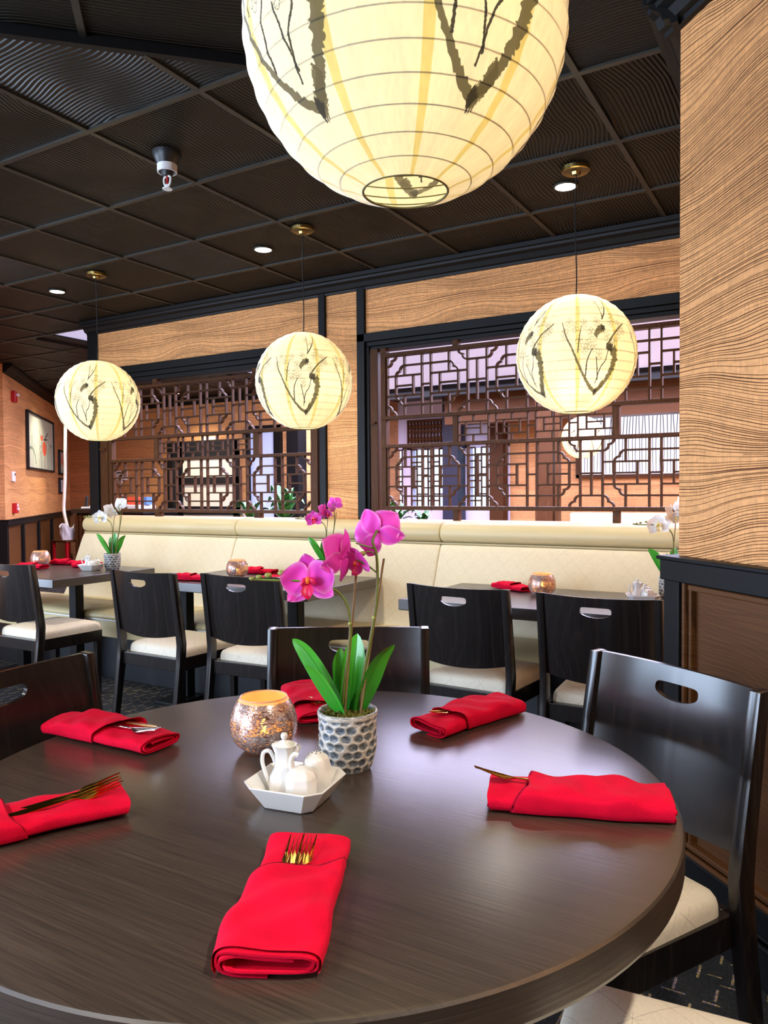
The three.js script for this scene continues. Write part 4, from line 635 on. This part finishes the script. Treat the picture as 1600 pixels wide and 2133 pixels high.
    part('stem_node', [new THREE.SphereGeometry(0.0042, 10, 8).translate(0.007, 0.287, 0.012), new THREE.SphereGeometry(0.0042, 10, 8).translate(0.053, 0.297, 0.006)], budM, o);
    part('stake', tube([[-0.006, 0.1, 0.016], [0.02, 0.39, 0.0]], 0.0022, 2, 8), stakeM, o); part('stake', tube([[0.024, 0.1, 0.012], [0.074, 0.412, -0.008]], 0.0022, 2, 8), stakeM, o);
    for (const [x, y, q] of [[-0.182, 0.378, 0.0042], [-0.168, 0.381, 0.0048], [-0.15, 0.384, 0.0056], [-0.124, 0.388, 0.006], [-0.108, 0.377, 0.0064]]) part('bud', new THREE.SphereGeometry(q, 12, 9).scale(1.3, 0.95, 1), budM, o, [x, y, 0.022]);
    part('bud', new THREE.SphereGeometry(0.005, 10, 8).scale(1.2, 1, 1), budM, o, [0.033, 0.424, 0.014]);
    const A = [petalGeo(0.05, 0.031, 0.12, 0.010, 0.8, pal), petalGeo(0.05, 0.0195, 0.12, 0.004, 0.85, pal), petalGeo(0.05, 0.018, 0.12, 0.006, 0.85, pal)];
    const flower = (p, dir, roll, s) => {
      const f = new THREE.Group(); f.name = 'flower'; f.position.set(...p); f.quaternion.setFromUnitVectors(new THREE.Vector3(0, 0, 1), new THREE.Vector3(...dir).normalize()); f.rotateZ(roll); f.scale.setScalar(s); o.add(f);
      for (const [g, a, z, tilt, nm] of [[A[1], 0, -0.003, -0.18, 'sepal'], [A[2], 2.18, -0.003, -0.2, 'sepal'], [A[2], -2.18, -0.003, -0.2, 'sepal'], [A[0], 1.28, 0.001, -0.1, 'petal'], [A[0], -1.28, 0.001, -0.1, 'petal']]) { const m = part(nm, g, petalM, f, [0, 0, z]); m.rotation.order = 'ZXY'; m.rotation.set(-tilt * 0.5, 0, a); }
      const lm = wh ? lipW : lipM; part('lip', [surf(8, 8, (u, v) => { const s2 = (u - 0.5) * 2; return [s2 * 0.011 * Math.sin(Math.PI * (0.15 + 0.8 * v)), -0.002 - 0.026 * v, 0.006 + 0.012 * Math.sin(v * 2.2) + 0.007 * s2 * s2]; }), ...[-1, 1].map((k) => { const g = new THREE.SphereGeometry(0.0075, 10, 8); g.scale(0.55, 1.1, 0.8); g.rotateZ(k * 0.5); g.translate(k * 0.0085, 0.001, 0.009); return g; })], lm, f);
      part('column', new THREE.SphereGeometry(0.0052, 10, 8).scale(0.8, 1.3, 1.2), wh ? goldW : gold, f, [0, 0.003, 0.009]);
    };
    flower([-0.07, 0.372, 0.032], [-0.12, 0.02, 1], 0.12, 1.12); flower([-0.012, 0.415, 0.012], [-0.9, 0.12, -0.42], 0.2, 1.22); flower([0.062, 0.462, -0.006], [0.3, 0.12, -1], 0.25, 1.1); flower([0.024, 0.405, 0.004], [-0.5, -0.25, 0.5], 0.4, 0.72);
    return o;
  }
  const T = 30.49 * D2R;
  orchid('magenta orchid in a dimpled grey pot at the centre of the round table', [-0.82, 0.75, -1.245], T, 'magenta', 'potted orchids');
  orchid('magenta orchid on the middle booth table, mostly hidden behind the large orchid', [-2.76, 0.75, -3.95], T + 0.1, 'magenta', 'potted orchids');
  orchid('white orchid on the farthest booth table, by the cruet tray', [-4.43, 0.75, -3.69], T + 0.1, 'white', 'potted orchids');
  orchid('white orchid mostly hidden behind the angled wall end', [-0.665, 0.75, -3.86], T - 0.1, 'white', 'potted orchids');
}

// ------------------------------------------------------------------ things on and before the angled wall at the far end
{
  const d = [-Math.SQRT1_2, -Math.SQRT1_2], onWall = (s, y, out = 0) => [-8.09 + d[0] * s + 0.7071 * out, y, -5.26 + d[1] * s - 0.7071 * out], T = 135 * D2R;
  const fill = (g, W, H, c) => { g.fillStyle = c; g.fillRect(0, 0, W, H); };
  const frame = (label, s0, s1, y0, y1, draw, W, H) => {
    const w = s1 - s0, h = y1 - y0, t = thing('framed_print', label, 'picture', onWall((s0 + s1) / 2, (y0 + y1) / 2, 0.002), T, 'framed prints on the angled wall'), b = 0.03;
    part('frame', [span(-w / 2, w / 2, h / 2 - b, h / 2, 0, 0.04, 0.004), span(-w / 2, w / 2, -h / 2, -h / 2 + b, 0, 0.04, 0.004), span(-w / 2, -w / 2 + b, -h / 2, h / 2, 0, 0.04, 0.004), span(w / 2 - b, w / 2, -h / 2, h / 2, 0, 0.04, 0.004)], M.dark, t);
    const p = new THREE.PlaneGeometry(w - 2 * b, h - 2 * b); part('print', p, std({ map: canvasTex(W, H, draw), roughness: 0.5 }), t, [0, 0, 0.018]); part('backing', bx(w - 0.02, h - 0.02, 0.012, 0, 0, 0.008), M.dark, t);
  };
  frame('large framed print of a red flower among grey stems', 1.21, 3.17, 1.614, 2.38, (g, W, H) => { fill(g, W, H, '#cfd0b4'); const r = rng(5); for (let i = 0; i < 46; i++) { g.strokeStyle = `rgba(${90 + r() * 60 | 0},${110 + r() * 50 | 0},${96 + r() * 40 | 0},${0.25 + r() * 0.5})`; g.lineWidth = 2 + r() * 5; g.beginPath(); const x = W * (0.1 + 0.85 * r()); g.moveTo(x, H); g.quadraticCurveTo(x + (r() - 0.5) * 60, H * 0.6, x + (r() - 0.5) * 120, H * (0.2 + 0.5 * r())); g.stroke(); } g.fillStyle = '#ef6a4c'; g.beginPath(); g.ellipse(W * 0.62, H * 0.58, W * 0.085, H * 0.15, 0.1, 0, 7); g.fill(); g.beginPath(); g.ellipse(W * 0.52, H * 0.38, W * 0.05, H * 0.06, 0, 0, 7); g.fill(); g.strokeStyle = '#33372f'; g.lineWidth = 8; for (const [a, b, c, e] of [[0.66, 0.36, 0.78, 0.24], [0.6, 0.4, 0.74, 0.38], [0.86, 0.46, 0.93, 0.52]]) { g.beginPath(); g.moveTo(a * W, b * H); g.lineTo(c * W, e * H); g.stroke(); } g.strokeStyle = '#7c8a76'; g.lineWidth = 14; g.beginPath(); g.arc(W * 0.12, H * 0.95, W * 0.16, 4.2, 6.2); g.stroke(); }, 512, 256);
  frame('small framed print in pink and green, the upper of two', 3.71, 4.25, 1.6, 2.0, (g, W, H) => { const q = g.createLinearGradient(0, 0, 0, H); q.addColorStop(0, '#e6b7b4'); q.addColorStop(0.5, '#e88664'); q.addColorStop(0.7, '#d8d2b4'); q.addColorStop(1, '#aac6aa'); g.fillStyle = q; g.fillRect(0, 0, W, H); }, 64, 64);
  frame('small framed print in pale blue, the lower of two', 3.7, 4.26, 1.294, 1.549, (g, W, H) => { fill(g, W, H, '#dfe2ea'); g.strokeStyle = '#5d6f96'; g.lineWidth = 3; g.beginPath(); g.moveTo(W * 0.5, H * 0.9); g.quadraticCurveTo(W * 0.4, H * 0.5, W * 0.6, H * 0.2); g.stroke(); }, 64, 64);
  const al = thing('fire_alarm', 'red fire alarm strobe high on the angled far wall', 'alarm', onWall(0.46, 2.45, 0), T); part('housing', bx(0.13, 0.13, 0.05, 0, 0, 0.025, 0.008), M.red, al); part('strobe_lens', bx(0.05, 0.035, 0.03, 0.03, 0.025, 0.06, 0.006), M.white, al);
  const th = thing('thermostat', 'small white wall control on the angled far wall', 'thermostat', onWall(0.4, 1.5, 0), T); part('housing', bx(0.13, 0.12, 0.025, 0, 0, 0.012, 0.008), M.white, th); part('display', bx(0.04, 0.025, 0.004, 0.02, 0.025, 0.026), M.dark, th);
  const pu = thing('pull_station', 'red fire alarm pull station low on the angled far wall', 'alarm', onWall(0.4, 1.125, 0), T); part('housing', bx(0.12, 0.12, 0.05, 0, 0, 0.025, 0.006), M.red, pu); part('pull_handle', bx(0.06, 0.03, 0.015, 0.01, -0.01, 0.056, 0.004), M.white, pu); part('plate', bx(0.05, 0.04, 0.004, 0.01, 0.035, 0.051), M.white, pu);
  const birch = std({ map: tex(64, 256, (() => { const n = periodicNoise(401, 3, 40); return (u, v) => (n(u, v) > 0.62 ? [70, 62, 56] : [232, 228, 222]); })()), roughness: 0.6, name: 'birch_bark' });
  const bp = thing('birch_branch', 'tall bent white birch branch standing in a white pot', 'branch', [-9.33, 0.74, -7.0]);
  part('trunk', tube([[0.03, 0, 0], [-0.02, 0.14, 0], [-0.07, 0.32, 0], [-0.055, 0.52, 0], [-0.025, 0.85, 0], [-0.015, 1.2, 0], [0, 1.6, 0]], 0.022, 40, 10), birch, bp);
  const wp = thing('white_planter', 'crumpled white paper planter holding a birch branch', 'planter', [-9.33, 0.64, -7.0]); part('planter_bag', surf(40, 10, (u, v) => { const a = u * 6.2832, r = (0.085 + 0.02 * v) * (1 + 0.06 * Math.sin(a * 5 + v * 7) + 0.04 * Math.sin(a * 11)); return [r * Math.sin(a), v * (0.2 + 0.035 * Math.sin(a * 3)), r * Math.cos(a)]; }), std({ color: 0xeceaea, roughness: 0.8, side: THREE.DoubleSide }), wp); part('filling', cyl(0.08, 0.08, 0.1, 0, 0.055, 0), M.white, wp);
  const stn = thing('plant_stand', 'dark red stand under the white planter', 'stand', [-9.33, 0, -7.0]); part('stand_top', bx(0.34, 0.03, 0.3, 0, 0.625, 0, 0.005), M.lattice, stn); for (const [sx, sz] of [[-1, -1], [-1, 1], [1, -1], [1, 1]]) part('leg', bx(0.035, 0.61, 0.035, sx * 0.14, 0.305, sz * 0.12), M.red, stn);
  // host counter with slatted front
  const hc = thing('host_counter', 'dark host counter with a slatted brown front', 'counter', [-8.45, 0, -7.25]); part('counter_top', bx(1.45, 0.06, 0.62, 0, 1.05, 0, 0.006), M.dark, hc); part('carcass', bx(1.36, 1.02, 0.5, 0, 0.51, 0), M.black, hc);
  for (let i = 0; i < 17; i++) part('slat', bx(0.05, 0.98, 0.03, -0.65 + i * 0.08, 0.5, 0.265, 0.004), M.panel, hc);
  const tp = thing('telephone', 'dark cordless telephone handset upright on the host counter', 'telephone', [-9.03, 1.08, -7.08], 0.5); part('cradle', bx(0.1, 0.025, 0.1, 0, 0.0125, 0, 0.008), M.white, tp); const hs = part('handset', bx(0.045, 0.16, 0.028, 0, 0.1, 0, 0.01), M.dark, tp); hs.rotation.x = -0.25;
  const tq = thing('telephone', 'white telephone with upright handset on the host counter', 'telephone', [-8.85, 1.08, -7.1], 0.5); part('cradle', bx(0.2, 0.04, 0.12, 0.03, 0.02, 0, 0.008), M.white, tq); const ht = part('handset', bx(0.05, 0.17, 0.03, -0.03, 0.105, 0, 0.01), M.white, tq); ht.rotation.x = -0.2; part('keypad', bx(0.04, 0.004, 0.05, 0.08, 0.041, 0.01), M.dark, tq);
  const dv = thing('wall_camera', 'white wall device with a small camera beneath it', 'camera', [-10.3, 1.59, -8.8]); part('housing', bx(0.3, 0.16, 0.06, 0, 0, 0.03, 0.008), M.white, dv); part('slot', bx(0.12, 0.02, 0.006, 0.02, 0.045, 0.061), M.dark, dv); part('camera_head', [new THREE.SphereGeometry(0.045, 16, 12).translate(0.03, -0.11, 0.06), cyl(0.03, 0.03, 0.05, 0.03, -0.08, 0.05)], M.white, dv);
  const box = (nm, label, cat, x, w, h, dd, mat, y = 1.08, z = -7.3) => { const b = thing(nm, label, cat, [x, y, z]); part('carton', bx(w, h, dd, 0, h / 2, 0, 0.004), mat, b); part('lid_flap', bx(w * 0.96, 0.006, dd * 0.96, 0, h + 0.003, 0), mat, b); };
  box('paper_stack', 'stack of white papers on the host counter', 'papers', -8.25, 0.42, 0.045, 0.3, M.white); box('red_box', 'orange red box on the papers behind the left screen', 'box', -8.3, 0.18, 0.1, 0.1, std({ color: 0xd8482a, roughness: 0.5 }), 1.133); box('blue_box', 'blue and white box behind the left screen', 'box', -8.06, 0.12, 0.1, 0.1, std({ color: 0x5c86c8, roughness: 0.5 }), 1.133); box('purple_box', 'violet blue box at the end of the host counter', 'box', -8.58, 0.1, 0.08, 0.1, std({ color: 0x5a5cb0, roughness: 0.5 }));
}
// ------------------------------------------------------------------ the room behind: plants, booths, panel
{
  const lm = phy({ map: tex(64, 128, (u, v) => { const k = Math.abs(u - 0.5) < 0.05 ? 1.4 : 0.85 + 0.2 * Math.sin(v * 40); return [clamp(52 * k), clamp(120 * k), clamp(48 * k)]; }), roughness: 0.4, side: THREE.DoubleSide, name: 'plant_leaf' });
  const plant = (x, z, y, s, seed, n, label) => { const r = rng(seed), p = thing('leafy_plant', label, 'plant', [x, y, z], 0, 'green plants behind the screens'); for (let i = 0; i < n; i++) { const a = r() * 6.28, L = s * (0.6 + 0.5 * r()), up = 0.35 + 0.6 * r(), W = L * 0.17; part('leaf', surf(4, 10, (u, v) => { const q = (u - 0.5) * 2, w = W * Math.pow(Math.sin(Math.PI * (0.08 + 0.92 * v)), 0.8), rr = L * v * (1 - up * 0.5), h = L * up * Math.sin(v * 2.2) * 1.05; return [Math.sin(a) * rr + Math.cos(a) * q * w, h + Math.abs(q) * w * 0.4, Math.cos(a) * rr - Math.sin(a) * q * w]; }), lm, p); } part('soil', cyl(0.07, 0.07, 0.02, 0, 0, 0), M.dark, p); };
  const planter = (x0, x1, label) => { const b = thing('planter_box', label, 'planter', [(x0 + x1) / 2, 0, -5.6], 0, 'planter boxes behind the screens'); part('box_body', bx(x1 - x0, 0.99, 0.3, 0, 0.495, 0, 0.005), M.lattice, b); part('box_rim', bx(x1 - x0 + 0.03, 0.03, 0.33, 0, 0.985, 0, 0.005), M.black, b); };
  planter(-4.95, -4.15, 'brown planter box behind the long opening'); planter(-3.5, -2.7, 'brown planter box behind the wide opening');
  plant(-4.78, -5.6, 1.005, 0.28, 3, 16, 'leafy green plant behind the long screen, nearer the far door'); plant(-4.36, -5.6, 1.005, 0.32, 4, 18, 'leafy green plant behind the long screen, nearer the wood pier');
  plant(-3.36, -5.6, 1.005, 0.3, 6, 14, 'tall green plant at the edge of the wide screen'); plant(-3.16, -5.58, 1.005, 0.22, 7, 16, 'leafy green plant low behind the wide screen'); plant(-2.92, -5.6, 1.005, 0.17, 8, 12, 'small green plant behind the wide screen, last in its row');
  const bb = thing('far_booth', 'cream booth in the room behind the wide screen', 'bench', [-2.3, 0, -9.75], 0); part('back_cushion', bx(1.24, 0.56, 0.16, 0, 0.72, 0, 0.03), M.booth, bb); part('seat_cushion', bx(1.24, 0.16, 0.5, 0, 0.4, 0.3, 0.03), M.booth, bb); part('plinth', bx(1.2, 0.32, 0.6, 0, 0.16, 0.2), M.dark, bb);
  const rp = thing('reed_panel', 'pale backlit panel with dark upright reeds, deep in the room behind', 'panel', [-2.59, 1.97, -11.5]); part('lamp_panel', bx(1.44, 0.9, 0.02, 0, 0, 0), std({ color: 0xd9dbea, emissive: new THREE.Color(0.72, 0.76, 0.95), emissiveIntensity: 0.55, roughness: 0.3 }), rp);
  areaLight(1.4, 0.86, new THREE.Color(0.72, 0.76, 0.95), 0.5, [-2.59, 1.97, -11.47], [-2.59, 1.97, 0]);
  { const r = rng(71); for (let i = 0; i < 30; i++) { const x = -0.69 + i * 0.0475 + (r() - 0.5) * 0.02; part('reed', tube([[x, -0.44, 0.016], [x + (r() - 0.5) * 0.03, 0, 0.018], [x + (r() - 0.5) * 0.05, 0.44, 0.016]], 0.005, 6, 5), M.lattice, rp); } }
  part('frame', [span(-0.76, 0.76, 0.45, 0.5, -0.03, 0.04), span(-0.76, 0.76, -0.5, -0.45, -0.03, 0.04), span(-0.77, -0.72, -0.5, 0.5, -0.03, 0.04), span(0.72, 0.77, -0.5, 0.5, -0.03, 0.04)], M.lattice, rp);
  const fr = thing('carved_frieze', 'dark carved openwork frieze over the far windows', 'panel', [-5.88, 2.26, -11.45]); const bars = []; for (let i = 0; i <= 12; i++) bars.push(span(-0.37 + i * 0.062 - 0.012, -0.37 + i * 0.062 + 0.012, -0.23, 0.23, -0.02, 0.02)); part('frieze_bars', bars, M.lattice, fr); part('frieze_rail', [span(-0.38, 0.38, 0.2, 0.24, -0.03, 0.03), span(-0.38, 0.38, -0.24, -0.2, -0.03, 0.03), span(-0.38, 0.38, 0.02, 0.05, -0.022, 0.022)], M.lattice, fr); const knobs = []; for (let i = 0; i < 12; i++) for (const y of [-0.09, 0.12]) knobs.push(new THREE.SphereGeometry(0.026, 8, 6).scale(1, 1.4, 0.6).translate(-0.34 + i * 0.062, y, 0)); part('frieze_carving', knobs, M.lattice, fr);
}

scene.traverse((o) => { if (o.isMesh) { o.castShadow = true; o.receiveShadow = true; } });
renderer.render(scene, camera);
